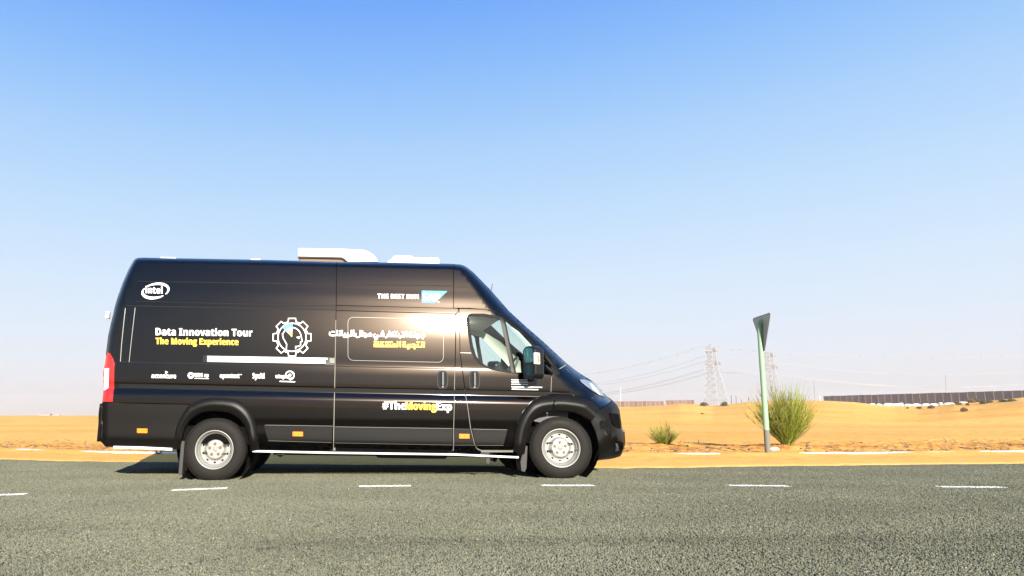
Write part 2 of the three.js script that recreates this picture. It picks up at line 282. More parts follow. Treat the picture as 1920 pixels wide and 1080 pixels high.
// a panel of the side: polygon in pixels laid on the skin, with turned-in edges
function panelGeo(poly, off = 0, depth = 0.018, inner = false) {
  const flat = poly.map(([px, py]) => { const p = S(px, py, off); return new THREE.Vector2(p.x, p.y); });
  if (THREE.ShapeUtils.area(flat) < 0) flat.reverse();
  const ys = flat.map((p) => p.y), lo = Math.min(...ys), hi = Math.max(...ys), cuts = [lo, ...LEVELS.filter((y) => y > lo + 0.002 && y < hi - 0.002), hi], pos = [];
  const xs = flat.map((p) => p.x), x0 = Math.min(...xs), x1 = Math.max(...xs), cols = [x0, ...XLEVELS.filter((x) => x > x0 + 0.002 && x < x1 - 0.002), x1];
  for (let k = 0; k < cuts.length - 1; k++) {
    if (cuts[k + 1] - cuts[k] < 1e-4) continue;
    const row = clipHalf(clipHalf(flat, cuts[k], true), cuts[k + 1], false); if (row.length < 3) continue;
    for (let j = 0; j < cols.length - 1; j++) {
      let c = clipHalf(clipHalf(row, cols[j], true, 'x', 'y'), cols[j + 1], false, 'x', 'y');
      c = c.filter((p, i) => p.distanceTo(c[(i + 1) % c.length]) > 1e-6); if (c.length < 3) continue;
      for (const [a, b, d] of THREE.ShapeUtils.triangulateShape(c, [])) { if (Math.abs((c[b].x - c[a].x) * (c[d].y - c[a].y) - (c[d].x - c[a].x) * (c[b].y - c[a].y)) > 1e-9) pos.push(c[a].x, c[a].y, 0, c[b].x, c[b].y, 0, c[d].x, c[d].y, 0); }
    }
  }
  const g = new THREE.BufferGeometry(); g.setAttribute('position', new THREE.Float32BufferAttribute(pos, 3));
  const q = g.attributes.position, nor = []; for (let i = 0; i < q.count; i++) { const x = q.getX(i), y = q.getY(i), n = skinNormal(x, y); q.setZ(i, skin(x, y) + off); nor.push(n.x, n.y, n.z); }
  g.setAttribute('normal', new THREE.Float32BufferAttribute(nor, 3)); for (const k of Object.keys(g.attributes)) if (!['position', 'normal'].includes(k)) g.deleteAttribute(k);
  if (!inner && depth > 0) {
    const sp = [], m = flat.length;
    for (let i = 0; i < m; i++) { const a = flat[i], b = flat[(i + 1) % m], len = a.distanceTo(b), s = Math.max(1, Math.ceil(len / 0.04)); for (let k = 0; k < s; k++) { const u = [k / s, (k + 1) / s].map((t) => { const x = lerp(a.x, b.x, t), y = lerp(a.y, b.y, t); return [x, y, skin(x, y) + off]; }), [c, d] = u; sp.push(...c, c[0], c[1], c[2] - depth, ...d, ...d, c[0], c[1], c[2] - depth, d[0], d[1], d[2] - depth); } }
    return mergeGeometries([g, geo(sp)]);
  }
  return g;
}
// flat print or fittings given as a ShapeGeometry in pixel units, laid on the skin
function onSkin(g, off) { const q = g.index ? g.toNonIndexed() : g, p = q.attributes.position, nor = []; for (let i = 0; i < p.count; i++) { const s = S(p.getX(i), p.getY(i), off), n = skinNormal(s.x, s.y, 0.02); p.setXYZ(i, s.x, s.y, s.z); nor.push(n.x, n.y, n.z); } q.setAttribute('normal', new THREE.Float32BufferAttribute(nor, 3)); q.deleteAttribute('uv'); for (let i = 0; i < p.count; i += 3) { if ((p.getX(i + 1) - p.getX(i)) * (p.getY(i + 2) - p.getY(i)) - (p.getX(i + 2) - p.getX(i)) * (p.getY(i + 1) - p.getY(i)) > 0) continue; const x = p.getX(i), y = p.getY(i), z = p.getZ(i); p.setXYZ(i, p.getX(i + 1), p.getY(i + 1), p.getZ(i + 1)); p.setXYZ(i + 1, x, y, z); } return q; }

// ---------------------------------------------------------------- van: materials
const grain = noiseTexture(256, (u, v) => { const a = 0.5 + 0.3 * tileNoise(u, v, 40, 4) + (rnd() - 0.5) * 0.3; return [a, a, a]; });
const wrap = phys(0.0072, 0.0052, 0.0037, 0.25, { metalness: 1, clearcoat: 1, clearcoatRoughness: 0.065 });
const plastic = phys(0.0046, 0.0038, 0.0031, 0.42, { specularIntensity: 0.35 }), blackGloss = phys(0.004, 0.004, 0.004, 0.25), rubberSeal = phys(0.003, 0.003, 0.003, 0.6, { specularIntensity: 0.3 }), dark = phys(0.004, 0.004, 0.004, 0.9, { specularIntensity: 0.05 });
const white = phys(0.66, 0.65, 0.61, 0.4, { clearcoat: 0.4, clearcoatRoughness: 0.2 }), printWhite = std(0.8, 0.79, 0.76, 0.5), printYellow = std(0.85, 0.52, 0.02, 0.5);
const glass = phys(0.89, 0.99, 0.93, 0.02, { transmission: 1, thickness: 0, ior: 1.5 });
const rubber = phys(0.0105, 0.0088, 0.007, 0.7, { specularIntensity: 0.35 }), steel = std(0.27, 0.262, 0.235, 0.42, { metalness: 0.3 }), steelDark = std(0.08, 0.08, 0.08, 0.6);
const amber = phys(0.85, 0.2, 0.008, 0.3, { clearcoat: 0.6 }), red = phys(0.55, 0.008, 0.006, 0.25, { clearcoat: 0.8 }), clearLens = phys(0.16, 0.18, 0.2, 0.1, { clearcoat: 1 });
const interior = std(0.68, 0.68, 0.6, 0.85), trimGrey = std(0.08, 0.08, 0.085, 0.8), seatCloth = std(0.05, 0.05, 0.055, 0.95);

// ---------------------------------------------------------------- van: side panels, both sides
const arcR = [[486, 843], [484.5, 825], [479.5, 795], [468.5, 770], [448, 752], [426, 746.8], [403, 745.5], [380, 749], [355.5, 759]];        // rear flare, outer edge
const inR = [[470, 846], [468, 825], [457.5, 795], [438, 777.5], [421, 772.3], [403, 771], [386, 772], [370, 777], [358, 786]];
const arcRL = [[355.5, 759], [342, 777], [331, 799], [327, 823], [323.5, 842]], inRL = [[358, 786], [349, 798], [344, 811], [341.5, 826], [340, 842]];
const arcF = [[963, 846], [963.5, 835], [965.5, 813], [972, 791], [981, 773], [997, 753], [1010, 745.5], [1022, 742], [1036, 740.5]];
const inF = [[983, 858], [985.5, 831], [988, 816], [993, 802], [1001, 787], [1009, 780], [1017, 775.5], [1028, 772.3], [1036, 771]];
const arcF2 = [[1038, 740.3], [1061, 740.2], [1081, 743], [1096, 747], [1108, 752], [1117, 759], [1124, 767]], inF2 = [[1038, 770.8], [1050, 770.6], [1062, 771.6], [1079, 774.5], [1091, 779], [1100, 785], [1107.5, 782.5 + 8]];
const both = (name, g, mat, label) => { const m = mesh(name, g, mat, van); if (label) m.userData.label = label; mesh(name, mirrorZ(g.index ? g.toNonIndexed() : g), mat, van); return m; };
const outPx = (a, b) => OUT.slice(a, b + 1).map(([x, y]) => [x, y]);
both('rear_side_panel', panelGeo([...outPx(1, 11), [630.9, 490.8], [629.6, 580], [627.6, 690], [624.8, 843.2], ...arcR, [355, 757.6], [192.4, 754]]), wrap);
both('upper_side_panel', panelGeo([[632.1, 490.8], ...outPx(13, 14).map(([x, y]) => [x, y]), [847.6, 495], [849.6, 577.5], [631, 572]]), wrap);
both('side_rail', panelGeo([[631, 573.2], [849.6, 578.6], [858, 578.8], [859.6, 582.5], [855, 587.8], [630.5, 581.4]], -0.004), wrap);
both('sliding_door', panelGeo([[630.7, 582.8], [852.4, 589.2], [854.2, 592], [852.4, 692], [850, 803], [849.4, 843.6], [626.4, 839], [629, 690]]), wrap);
both('pillar_panel', panelGeo([[856.2, 589.4], [859.8, 584], [860.4, 580], [861.8, 661], [870.8, 731], [881.8, 802], [889.4, 833], [894, 842.2], [902, 845.6], [902, 850], [851, 849], [851.4, 803], [853.8, 692]]), wrap);
both('cab_roof_panel', panelGeo([[849, 495.1], ...outPx(15, 24), [1050.5, 690.5], [1034.5, 671], [1031, 666.8], [1019, 651], [985.5, 622], [954, 596], [930, 584.4], [908, 579], [860, 577.4], [850.8, 577]]), wrap);
const glassMain = [[880, 593], [883, 591.6], [910, 592.5], [934, 597], [938.5, 602], [959.5, 695.6], [937, 693.2], [917, 688.8], [903, 680], [893, 668], [887, 648], [881, 614]];
const glassQuarter = [[948, 602], [951, 601.6], [975, 619], [999.5, 645], [1000, 690], [996, 698.2], [968, 698.2]];
const opening = [[877, 597], [880, 590.5], [908, 589.8], [937, 594.4], [951, 599], [974.5, 615.5], [1003, 643], [1006, 699], [975, 700], [955, 697.4], [922, 691], [902, 682.5], [890, 669.5], [883.5, 652], [878.5, 625]];
const doorOuter = [[861.4, 579.4], [908, 580.6], [930, 586], [954, 597.8], [985.5, 623.8], [1019, 652.8], [1029.6, 667.6], [1032.2, 670], [1032.2, 739.4], [1021, 741], [1009, 744.4], [996, 752], [980, 772], [970.6, 791], [964.2, 813], [962, 835], [961.8, 843.6], [903.4, 843.2], [895.2, 840], [891, 833], [883.4, 802], [872.4, 731], [863.2, 661]];
{ // opening cut by a keyhole from the door's top edge
  const k = doorOuter.slice(0, 2), o = opening, at = 2;   // slit between (908,580.6) and opening point 2
  const ring = [...o.slice(at), ...o.slice(0, at), o[at]];
  both('cab_door', panelGeo([k[0], [907.9, 580.6], ...ring.map((p, i) => (i === 0 ? [p[0] - 0.1, p[1]] : p)).reverse().map((p) => p), [908.1, 580.6], ...doorOuter.slice(2)].map((p) => p)), wrap);
}
both('front_fender', panelGeo([[1033.8, 672.6], [1050, 692], [1063.4, 683.2], ...outPx(25, 30), [1146, 751], [1124.6, 766], [1117.4, 757.8], [1108.4, 750.8], [1096, 745.8], [1081, 741.8], [1061, 739], [1033.8, 739.2]]), wrap);
both('front_bumper', panelGeo([[1146.8, 752], ...outPx(31, 39), [1112, 865.4], [1123, 842], [1121, 824], [1117, 809], [1108.4, 791], [1125.2, 767]]), plastic);
both('rear_bumper', panelGeo([[192.6, 755.4], [354.4, 759], ...arcRL.slice(1), [323, 841.4], [197, 837.4], [185, 824], [184.6, 776], [187, 757.4]].map(([x, y]) => [x, y]), 0.012), plastic);

// what shows in the gaps: the paint under the wrap, darkened for the shade in them
const under = [[200, 752], ...OUT.slice(2, 25).map(([x, y]) => [x + (x < 255 ? 4 : x > 860 ? -4 : 0), y + 3]), [1075, 699], [1100, 716], [1112, 728], [1128, 745], [1122, 762], [1108, 748], [1081, 740], [1040, 738], [1034, 739], [1034, 710], [1006, 699]];
for (const [pts, w] of [[[[239, 573.2], [530, 579], [629, 581.2]], 0.8], [[[254, 564.8], [530, 571.8], [630, 573.2]], 0.55], [[[259, 527.4], [530, 531.4], [631, 532.8]], 0.6], [[[632.6, 532.9], [847, 536]], 0.6], [[[228, 678.6], [530, 684.6], [627.4, 686.6]], 0.85], [[[629, 686.8], [852, 691.6]], 0.95], [[[850.6, 577.4], [880, 577.6], [912, 580.2]], 0.5]]) both('groove_shade', join(pts.slice(0, -1).map((a, i) => panelGeo([[a[0], a[1] - w], [pts[i + 1][0], pts[i + 1][1] - w], [pts[i + 1][0], pts[i + 1][1] + w], [a[0], a[1] + w]], 0.0012, 0.002))), rubberSeal);  // dark strips stand in for the shade of the pressed grooves
both('inner_shell', panelGeo([[205, 750], ...OUT.slice(2, 15).map(([x, y]) => [x + (x < 255 ? 4 : 0), y + 3]), [862, 499], [861, 590], [872, 662], [880, 731], [893, 802], [903, 846], [960, 846], [964, 834], [960, 846], [900, 848], [488, 844], [486.5, 825], [481.5, 795], [470, 769], [448, 750], [426, 745], [403, 743.6], [380, 747], [356, 757], [205, 752]], -0.013, 0, true), dark);
const paintGap = std(0.17, 0.16, 0.13, 0.6);
for (const poly of [[[624, 600], [633.4, 600], [632, 690], [629, 845], [621.6, 844], [624.6, 690]], [[848, 690], [856, 690], [855, 800], [853, 846], [846, 844]], [[866, 731], [876, 731], [887, 802], [896, 838], [904, 842], [962, 842], [962, 848], [898, 848], [886, 836], [878, 802]], [[1030, 706], [1036, 706], [1036, 738], [1030, 738]]]) both('gap_paint', panelGeo(poly, -0.0115, 0, true), paintGap, 'pale body paint showing in the panel gap');
// sill flange in white
function ribbon(pxs, half, z0, depth, mat, name, label) {
  const a = pxs.map(([x, y]) => P(x, y, z0)), shape = []; for (const p of a) shape.push(new THREE.Vector2(p.x, p.y + half)); for (const p of [...a].reverse()) shape.push(new THREE.Vector2(p.x, p.y - half));
  const g = new THREE.ExtrudeGeometry(new THREE.Shape(shape), { depth, bevelEnabled: true, bevelSize: 0.004, bevelThickness: 0.004, bevelSegments: 2, steps: 1 }).translate(0, 0, z0 - depth);
  return both(name, g, mat, label);
}
ribbon([[474, 846], [620, 849], [852, 852.2], [972, 857.6]], 0.007, -0.06, 0.03, white, 'sill_strip', 'thin white strip along the lower sill');
ribbon([[213, 838.6], [270, 840], [322, 842.6]], 0.011, -0.04, 0.03, white, 'sill_strip');
// rub strip in its groove
both('rub_strip', panelGeo([[222, 719.6], [500, 725.3], [853, 731.4], [1030, 734.6], [1070, 739], [1033, 738.8], [853, 738.4], [500, 732.9], [224, 727]], 0.006, 0.01), rubberSeal);
// lower cladding
for (const poly of [[[495.5, 797.4], [622.8, 799.4], [622.4, 829], [503.5, 825.6], [500, 817]], [[628, 800.6], [848.6, 804], [848.4, 833.6], [627.4, 829.6]], [[852.4, 804.2], [881, 804.8], [889, 833.8], [852, 833.8]], [[885.5, 805], [951, 806.4], [944.6, 832.6], [940, 834.4], [892.4, 834]]]) both('side_cladding', panelGeo(poly, 0.011, 0.02), plastic);
const thinLine = (pts, w, off, mat, name) => { const g = []; for (let i = 0; i < pts.length - 1; i++) { const [a, b] = [pts[i], pts[i + 1]], l = Math.hypot(b[0] - a[0], b[1] - a[1]), nx = -(b[1] - a[1]) / l * w, ny = (b[0] - a[0]) / l * w; g.push([[a[0] - nx, a[1] - ny], [b[0] - nx, b[1] - ny], [b[0] + nx, b[1] + ny], [a[0] + nx, a[1] + ny]]); } return both(name, join(g.map((p) => panelGeo(p, off, 0.004))), mat); };
thinLine([[497, 797], [622.6, 798.9], [624, 799]], 0.3, 0.0125, paintGap, 'cladding_edge');
thinLine([[628, 800.2], [848.6, 803.5]], 0.3, 0.0125, paintGap, 'cladding_edge');
thinLine([[886, 804.5], [951, 805.9]], 0.3, 0.0125, paintGap, 'cladding_edge');
thinLine([[503, 826.4], [622, 829.8]], 0.28, 0.004, paintGap, 'cladding_edge');
thinLine([[628, 830.4], [848.6, 834.4]], 0.28, 0.004, paintGap, 'cladding_edge');
thinLine([[852, 834.6], [890, 834.6]], 0.28, 0.004, paintGap, 'cladding_edge');
thinLine([[893, 835], [944, 835.2]], 0.28, 0.004, paintGap, 'cladding_edge');
// wheel-arch flares: a lofted lip from outer to inner edge
function flare(outer, inner, name = 'wheel_arch_flare') {
  const sect = [[0, 0.0], [0.12, 0.02], [0.4, 0.034], [0.62, 0.036], [0.7, 0.026], [0.92, 0.024], [1, 0.012], [1.0, -0.07]], pos = [], idx = [], sub = 4, O = [], I = [];
  const res = (l) => { const c = new THREE.CatmullRomCurve3(l.map(([x, y]) => V(x, y, 0)), false, 'centripetal'); return c.getPoints((l.length - 1) * sub); };
  const o = res(outer), n = res(inner);
  for (let i = 0; i < o.length; i++) for (const [t, h] of sect) { const s = S(lerp(o[i].x, n[i].x, t), lerp(o[i].y, n[i].y, t), 0); pos.push(s.x, s.y, s.z + h + (h > 0 ? 0.004 : 0)); }
  const m = sect.length; for (let i = 0; i < o.length - 1; i++) for (let k = 0; k < m - 1; k++) { const a = i * m + k; idx.push(a, a + m, a + 1, a + 1, a + m, a + m + 1); }
  let g = geo(pos, idx); g = toCreasedNormals(g, 0.9); if (g.attributes.normal.getZ(0) < 0) { g = geo(pos, idx.map((_, i) => idx[i - i % 3 + [0, 2, 1][i % 3]])); g = toCreasedNormals(g, 0.9); }
  both(name, g, plastic);
}
flare(arcR, inR); flare(arcRL, inRL); flare(arcF, inF); flare(arcF2, inF2);

// ---------------------------------------------------------------- van: roof, windscreen, bonnet, nose and tail across the width
function resample(pts, step) { const out = [pts[0]]; for (let i = 0; i < pts.length - 1; i++) { const a = pts[i], b = pts[i + 1], n = Math.max(1, Math.round(Math.hypot(b.x - a.x, b.y - a.y) / step)); for (let k = 1; k <= n; k++) out.push({ x: lerp(a.x, b.x, k / n), y: lerp(a.y, b.y, k / n), A: lerp(a.A, b.A, k / n) }); } return out; }
function bridge(name, i0, i1, mat, bulge0, bulge1, u0 = -1, u1 = 1, off = 0) {
  const all = resample(outline.slice(i0, i1 + 1), 0.04), pos = [], idx = [], n = 28;
  all.forEach((p, i) => {
    const a = all[Math.max(0, i - 2)], b = all[Math.min(all.length - 1, i + 2)], l = Math.hypot(b.x - a.x, b.y - a.y), nx = -(b.y - a.y) / l, ny = (b.x - a.x) / l, z = -tumble(p.y) - p.A, half = z - ZC, B = lerp(bulge0, bulge1, i / (all.length - 1));
    for (let k = 0; k <= n; k++) { const u = lerp(u0, u1, k / n), c = B * (1 - Math.abs(u) ** 2.4) + off; pos.push(p.x + nx * c, p.y + ny * c, ZC + half * u); }
  });
  for (let i = 0; i < all.length - 1; i++) for (let k = 0; k < n; k++) { const a = i * (n + 1) + k; idx.push(a, a + 1, a + n + 1, a + 1, a + n + 2, a + n + 1); }
  return mesh(name, geo(pos, idx), mat, van);
}
bridge('rear_door', 1, 9, wrap, 0.01, 0.03);
bridge('roof', 9, 15, wrap, 0.03, 0.04);
bridge('roof_front', 15, 19, wrap, 0.04, 0.1);
bridge('windscreen_header', 19, 20, wrap, 0.1, 0.1);
bridge('windscreen', 20, 24, glass, 0.1, 0.1, -0.9, 0.9);
bridge('windscreen_pillar', 20, 24, wrap, 0.1, 0.1, 0.9, 1); bridge('windscreen_pillar', 20, 24, wrap, 0.1, 0.1, -1, -0.9);
bridge('bonnet', 24, 29, wrap, 0.1, 0.08);
bridge('nose', 29, 36, blackGloss, 0.08, 0.12); bridge('bumper_front', 36, 40, plastic, 0.12, 0.05);
bridge('rear_bumper_face', 0, 1, plastic, 0.01, 0.01);

// ---------------------------------------------------------------- van: glass, trim, lamps
both('side_window', panelGeo(glassMain, -0.008, 0, true), glass); both('quarter_window', panelGeo(glassQuarter, -0.008, 0, true), glass);
function trimRing(outer, holes, off, mat, name) {   // frame with openings: strips between matching rings would differ in count, so triangulate and lay on the skin
  const s = new THREE.Shape(outer.map(([x, y]) => new THREE.Vector2(x, y))); for (const h of holes) s.holes.push(new THREE.Path(h.map(([x, y]) => new THREE.Vector2(x, y))));
  return both(name, join([onSkin(tess2.modify(new THREE.ShapeGeometry(s).toNonIndexed()), off)]), mat);
}
const tess2 = new TessellateModifier(8, 5);
trimRing([[874.5, 603], [874.6, 596], [878, 589.6], [884, 587.6], [908, 587.8], [937, 592.4], [955, 598.4], [975, 613.4], [1003, 641], [1031, 667.6], [1042, 682], [1049.5, 698], [1049.5, 702.4], [1030, 702.4], [977, 701.6], [954, 699], [922, 693.4], [902, 684.6], [889, 671], [882, 653.6], [877.5, 625]], [glassMain, glassQuarter], 0.006, rubberSeal, 'window_frame');
both('pillar_bar', panelGeo([[937, 594], [943.6, 597], [964.6, 699], [958.8, 698.4]], 0.01, 0.01), phys(0.012, 0.0095, 0.007, 0.5, { specularIntensity: 0.5 }));
const inset = (poly, off, mat, name, label, depth = 0.012) => { const m = mesh(name, panelGeo(poly, off, depth), mat, van); if (label) m.userData.label = label; mesh(name, mirrorZ(m.geometry), mat, van); return m; };
inset([[203, 661], [207, 663], [214.4, 680], [213.6, 715], [211.4, 753], [192.6, 753], [193, 703], [197.4, 670]], 0.012, red, 'tail_light', 'tall red tail lamp', 0.03);
inset([[195.4, 691], [204.4, 690.4], [203, 727], [198, 731], [194.6, 732]], 0.016, std(0.7, 0.68, 0.66, 0.25), 'reversing_lens', 'white reversing lens');
inset([[1086.7, 711.6], [1097, 711.4], [1109, 715.4], [1120, 722.6], [1129, 732], [1134, 744], [1124, 740.6], [1112, 733.4], [1099, 724], [1090, 716.4]], 0.012, clearLens, 'headlight', 'clear swept-back headlamp', 0.03);
inset([[1105, 718.4], [1110, 719.6], [1120, 731], [1127, 741], [1121.6, 739], [1112, 730]], 0.016, phys(0.5, 0.53, 0.57, 0.15), 'headlight_reflector');
inset([[1143.4, 774.4], [1160.6, 776.4], [1163.6, 791], [1165, 804], [1155, 800.6], [1149, 793]], 0.014, dark, 'bumper_grille', null, 0.014);
inset([[1155.6, 827.6], [1170, 830], [1168, 842], [1163, 848], [1152, 847.4]], 0.014, dark, 'fog_lamp_recess', null, 0.014);
inset([[1154.4, 832], [1157, 831], [1161, 846], [1153.4, 846.4]], 0.02, std(0.1, 0.1, 0.1, 0.4), 'fog_lamp', null, 0.02);
const markerScrew = std(0.15, 0.04, 0.01, 0.6);
for (const [x, y] of [[266.5, 807.6], [558.4, 813.6], [870.6, 817.8]]) {
  const m = inset([[x - 9.6, y - 4.2], [x + 9.6, y - 3.9], [x + 9.6, y + 4.4], [x - 9.6, y + 4.1]], 0.026, amber, 'side_marker', 'small orange side marker', 0.014);
  for (const dx of [-7.4, 0, 7.4]) mesh('marker_screw', onSkin(new THREE.CircleGeometry(0.9, 8).translate(x + dx, y, 0), 0.0275), markerScrew, m);
}
// door handles
for (const [x, y] of [[829.6, 712], [889.4, 712.4]]) {
  const oval = (w, h, dx = 0, dy = 0) => { const s = new THREE.Shape(); const k = 20; for (let i = 0; i < k * 2; i++) { const a = i / k * Math.PI, c = Math.cos(a), q = Math.sin(a); const px = x + dx + Math.sign(c) * Math.abs(c) ** 0.6 * w, py = y + dy + Math.sign(q) * Math.abs(q) ** 0.6 * h; i ? s.lineTo(px, py) : s.moveTo(px, py); } return s; };
  const base = mesh('door_handle', onSkin(tess2.modify(new THREE.ShapeGeometry(oval(10.6, 17.4)).toNonIndexed()), 0.004), rubberSeal, van);
  const ring = oval(10.6, 17.4); ring.holes.push(new THREE.Path(oval(8.4, 14.8).getPoints()));
  mesh('handle_rim', onSkin(new THREE.ShapeGeometry(ring), 0.012), phys(0.005, 0.005, 0.005, 0.55, { specularIntensity: 0.5 }), base);
  const c = P(x + 0.6, y - 1, -0.02); mesh('handle_grip', rbox(0.034, 0.17, 0.026, 0.012, c.x, c.y, c.z + 0.01), std(0.05, 0.05, 0.052, 0.35), base);
  const l = P(x + 0.4, y + 12.6, -0.02); mesh('handle_lock', new THREE.CylinderGeometry(0.011, 0.011, 0.012, 14).rotateX(Math.PI / 2).translate(l.x, l.y, l.z + 0.0), steel, base);
}
// sliding-door rail on the rear quarter
{
  const rail = (y0, y1, off, mat, name, x0, x1, k = 0.0166) => mesh(name, panelGeo([[x0, y0], [x1, y0 + (x1 - x0) * k], [x1, y1 + (x1 - x0) * k], [x0, y1]], off, 0.03), mat, van);
  rail(666.2, 679.6, 0.004, blackGloss, 'rail_channel', 381, 628.4);
  rail(667.4, 671, 0.022, white, 'door_rail', 388.6, 614); rail(672.2, 678.2, 0.026, white, 'door_rail', 388.6, 610);
  mesh('rail_end', panelGeo([[382, 668], [388, 668], [388, 679], [382, 679]], 0.02, 0.02), plastic, van);
  mesh('rail_end', panelGeo([[618, 671.6], [627.4, 671.8], [627.4, 681], [618, 680.6]], 0.016, 0.02), std(0.16, 0.15, 0.13, 0.6), van);
}
// pale lines: light painted on the rear pillar edges; outline of the blank window pressing
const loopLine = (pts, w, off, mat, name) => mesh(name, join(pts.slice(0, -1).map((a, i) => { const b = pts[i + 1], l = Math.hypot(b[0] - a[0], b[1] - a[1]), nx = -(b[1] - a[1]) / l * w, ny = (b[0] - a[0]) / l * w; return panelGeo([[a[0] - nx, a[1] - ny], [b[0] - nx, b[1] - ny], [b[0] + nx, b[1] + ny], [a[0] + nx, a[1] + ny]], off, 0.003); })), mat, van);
const glintAndSeam = std(0.3, 0.29, 0.26, 0.35);  // pale tone for painted edge highlights and for light seam lines
loopLine([[235, 577.4], [231.5, 610], [228, 645], [225.6, 678]], 0.5, 0.003, glintAndSeam, 'pillar_edge_glint'); loopLine([[253.4, 577], [249, 615], [245, 650], [242, 679]], 0.4, 0.003, glintAndSeam, 'pillar_edge_glint');
{ const c = [], r = 10, x0 = 652.4, x1 = 831.4, y0 = 594.6, y1 = 675.5, k = 0.022; for (const [cx, cy, a0] of [[x1 - r, y0 + r, -90], [x1 - r, y1 + r - r * 2, 0], [x0 + r, y1 - r, 90], [x0 + r, y0 + r, 180]]) for (let a = 0; a <= 90; a += 18) { const t = (a0 + a) * Math.PI / 180, x = cx + r * Math.cos(t), y = cy + r * Math.sin(t); c.push([x, y + (x - x0) * k]); } c.push(c[0]); loopLine(c, 0.36, 0.0022, std(0.16, 0.155, 0.14, 0.4), 'window_pressing'); }
loopLine([[863, 661.2], [883.6, 662]], 0.55, 0.0045, glintAndSeam, 'pillar_seam'); loopLine([[1049, 691.5], [1062, 683.4]], 0.45, 0.005, glintAndSeam, 'bonnet_seam');
loopLine([[851, 536.6], [874, 537.4], [886, 540.6], [898, 546], [912, 557.4]], 0.9, 0.004, wrap, 'roof_crease');

// mirror
function doorMirror(side) {
  const m = new THREE.Group(); m.name = 'door_mirror'; van.add(m);
  const c = P(991, 677, 0.2), s = (w, h, r) => { const q = new THREE.Shape(); q.moveTo(-w + r, -h); q.lineTo(w - r, -h); q.quadraticCurveTo(w, -h, w, -h + r); q.lineTo(w, h - r * 1.4); q.quadraticCurveTo(w, h, w - r * 1.4, h); q.lineTo(-w + r * 1.4, h); q.quadraticCurveTo(-w, h, -w, h - r * 1.4); q.lineTo(-w, -h + r); q.quadraticCurveTo(-w, -h, -w + r, -h); return q; };
  const put = (g) => { g.rotateY(-Math.PI / 2 + 0.62).translate(c.x, c.y, c.z); return side < 0 ? mirrorZ(g.index ? g.toNonIndexed() : g) : g; };   // face looks back along the van and outwards
  mesh('mirror_housing', put(new THREE.ExtrudeGeometry(s(0.082, 0.175, 0.045), { depth: 0.09, bevelEnabled: true, bevelThickness: 0.035, bevelSize: 0.02, bevelSegments: 5, steps: 1 }).translate(0, -0.015, -0.13)), blackGloss, m);
  const mir = std(0.1, 0.25, 0.25, 0.04, { metalness: 1 }), mir2 = std(0.03, 0.07, 0.09, 0.05, { metalness: 1 });
  mesh('mirror_glass', put(new THREE.ShapeGeometry(s(0.068, 0.086, 0.04)).translate(0, 0.07, -0.0)), mir, m).position.set(0, 0, 0);
  mesh('mirror_glass', put(new THREE.ShapeGeometry(s(0.068, 0.055, 0.02)).translate(0, -0.105, -0.0)), mir2, m);
  const put2 = (g) => (side < 0 ? mirrorZ(g.index ? g.toNonIndexed() : g) : g), q = P(1007, 672, 0.3);
  mesh('indicator_lens', put2(rbox(0.085, 0.135, 0.03, 0.012).rotateY(0.45).translate(q.x, q.y, q.z - 0.015)), std(0.72, 0.7, 0.68, 0.3), m);
  mesh('indicator_bulb', put2(rbox(0.02, 0.075, 0.012, 0.005).rotateY(0.45).rotateZ(0.2).translate(q.x + 0.015, q.y, q.z + 0.006)), amber, m);
  const a = P(1020, 676, 0.12), b = P(1034, 692, 0.0); mesh('mirror_arm', put2(join([bar(V(a.x, a.y + 0.05, a.z), V(b.x, b.y + 0.05, -0.04), 0.022, 0.03, 8), bar(V(a.x, a.y - 0.06, a.z), V(b.x, b.y - 0.04, -0.04), 0.026, 0.034, 8)])), blackGloss, m);
}
doorMirror(1); doorMirror(-1);

// ---------------------------------------------------------------- van: lettering and marks
const font = await new FontLoader().loadAsync('fonts/droid/droid_sans_bold.typeface.json');
const capUnits = (() => { const g = new THREE.ShapeGeometry(font.generateShapes('H', 100)); g.computeBoundingBox(); return g.boundingBox.max.y; })();
function lettering(text, x0, x1, y0, y1, cap, mat, label, fat = 0.35, off = 0.0035) {   // baseline from (x0,y0) to (x1,y1), capital height in pixels
  const shapes = font.generateShapes(text, 100), gs = []; let g = new THREE.ShapeGeometry(shapes, 5); g.computeBoundingBox(); const b = g.boundingBox, sx = (x1 - x0) / (b.max.x - b.min.x), sy = cap / capUnits;
  const p = g.attributes.position; for (let i = 0; i < p.count; i++) { const u = (p.getX(i) - b.min.x) * sx; p.setXYZ(i, x0 + u, lerp(y0, y1, u / (x1 - x0)) - p.getY(i) * sy, 0); }
  for (const [k, dx] of (fat ? [[0, -fat], [1, 0], [2, fat]] : [[0, 0]])) gs.push(onSkin(g.clone().translate(dx, 0, 0), off + k * 0.0006));
  const m = mesh('lettering', join(gs), mat, van); m.userData.label = label; return m;
}
lettering('Data Innovation Tour', 292, 473, 628.4, 630.6, 13.4, printWhite, 'white words Data Innovation Tour', 0.3);
lettering('The Moving Experience', 292, 447, 645.2, 647, 11.8, printYellow, 'yellow words The Moving Experience', 0.28);
lettering('THE BEST RUN', 708, 785, 559.4, 560.6, 8.6, printWhite, 'white words THE BEST RUN', 0.2);
lettering('#The', 717, 761, 767.2, 768, 14.4, printWhite, 'white part of the hashtag', 0.5);
lettering('Moving', 760.6, 818, 768, 768.8, 14.4, printYellow, 'yellow part of the hashtag', 0.5);
lettering('Exp', 818.6, 847, 768.8, 769.4, 14.4, printWhite, 'white end of the hashtag', 0.5);
lettering('accenture', 284, 330, 708.6, 709.4, 8.6, printWhite, 'white sponsor name', 0.12);
lettering('MDS ap', 365, 391, 706, 706.6, 6.6, printWhite, 'white sponsor name', 0.12);
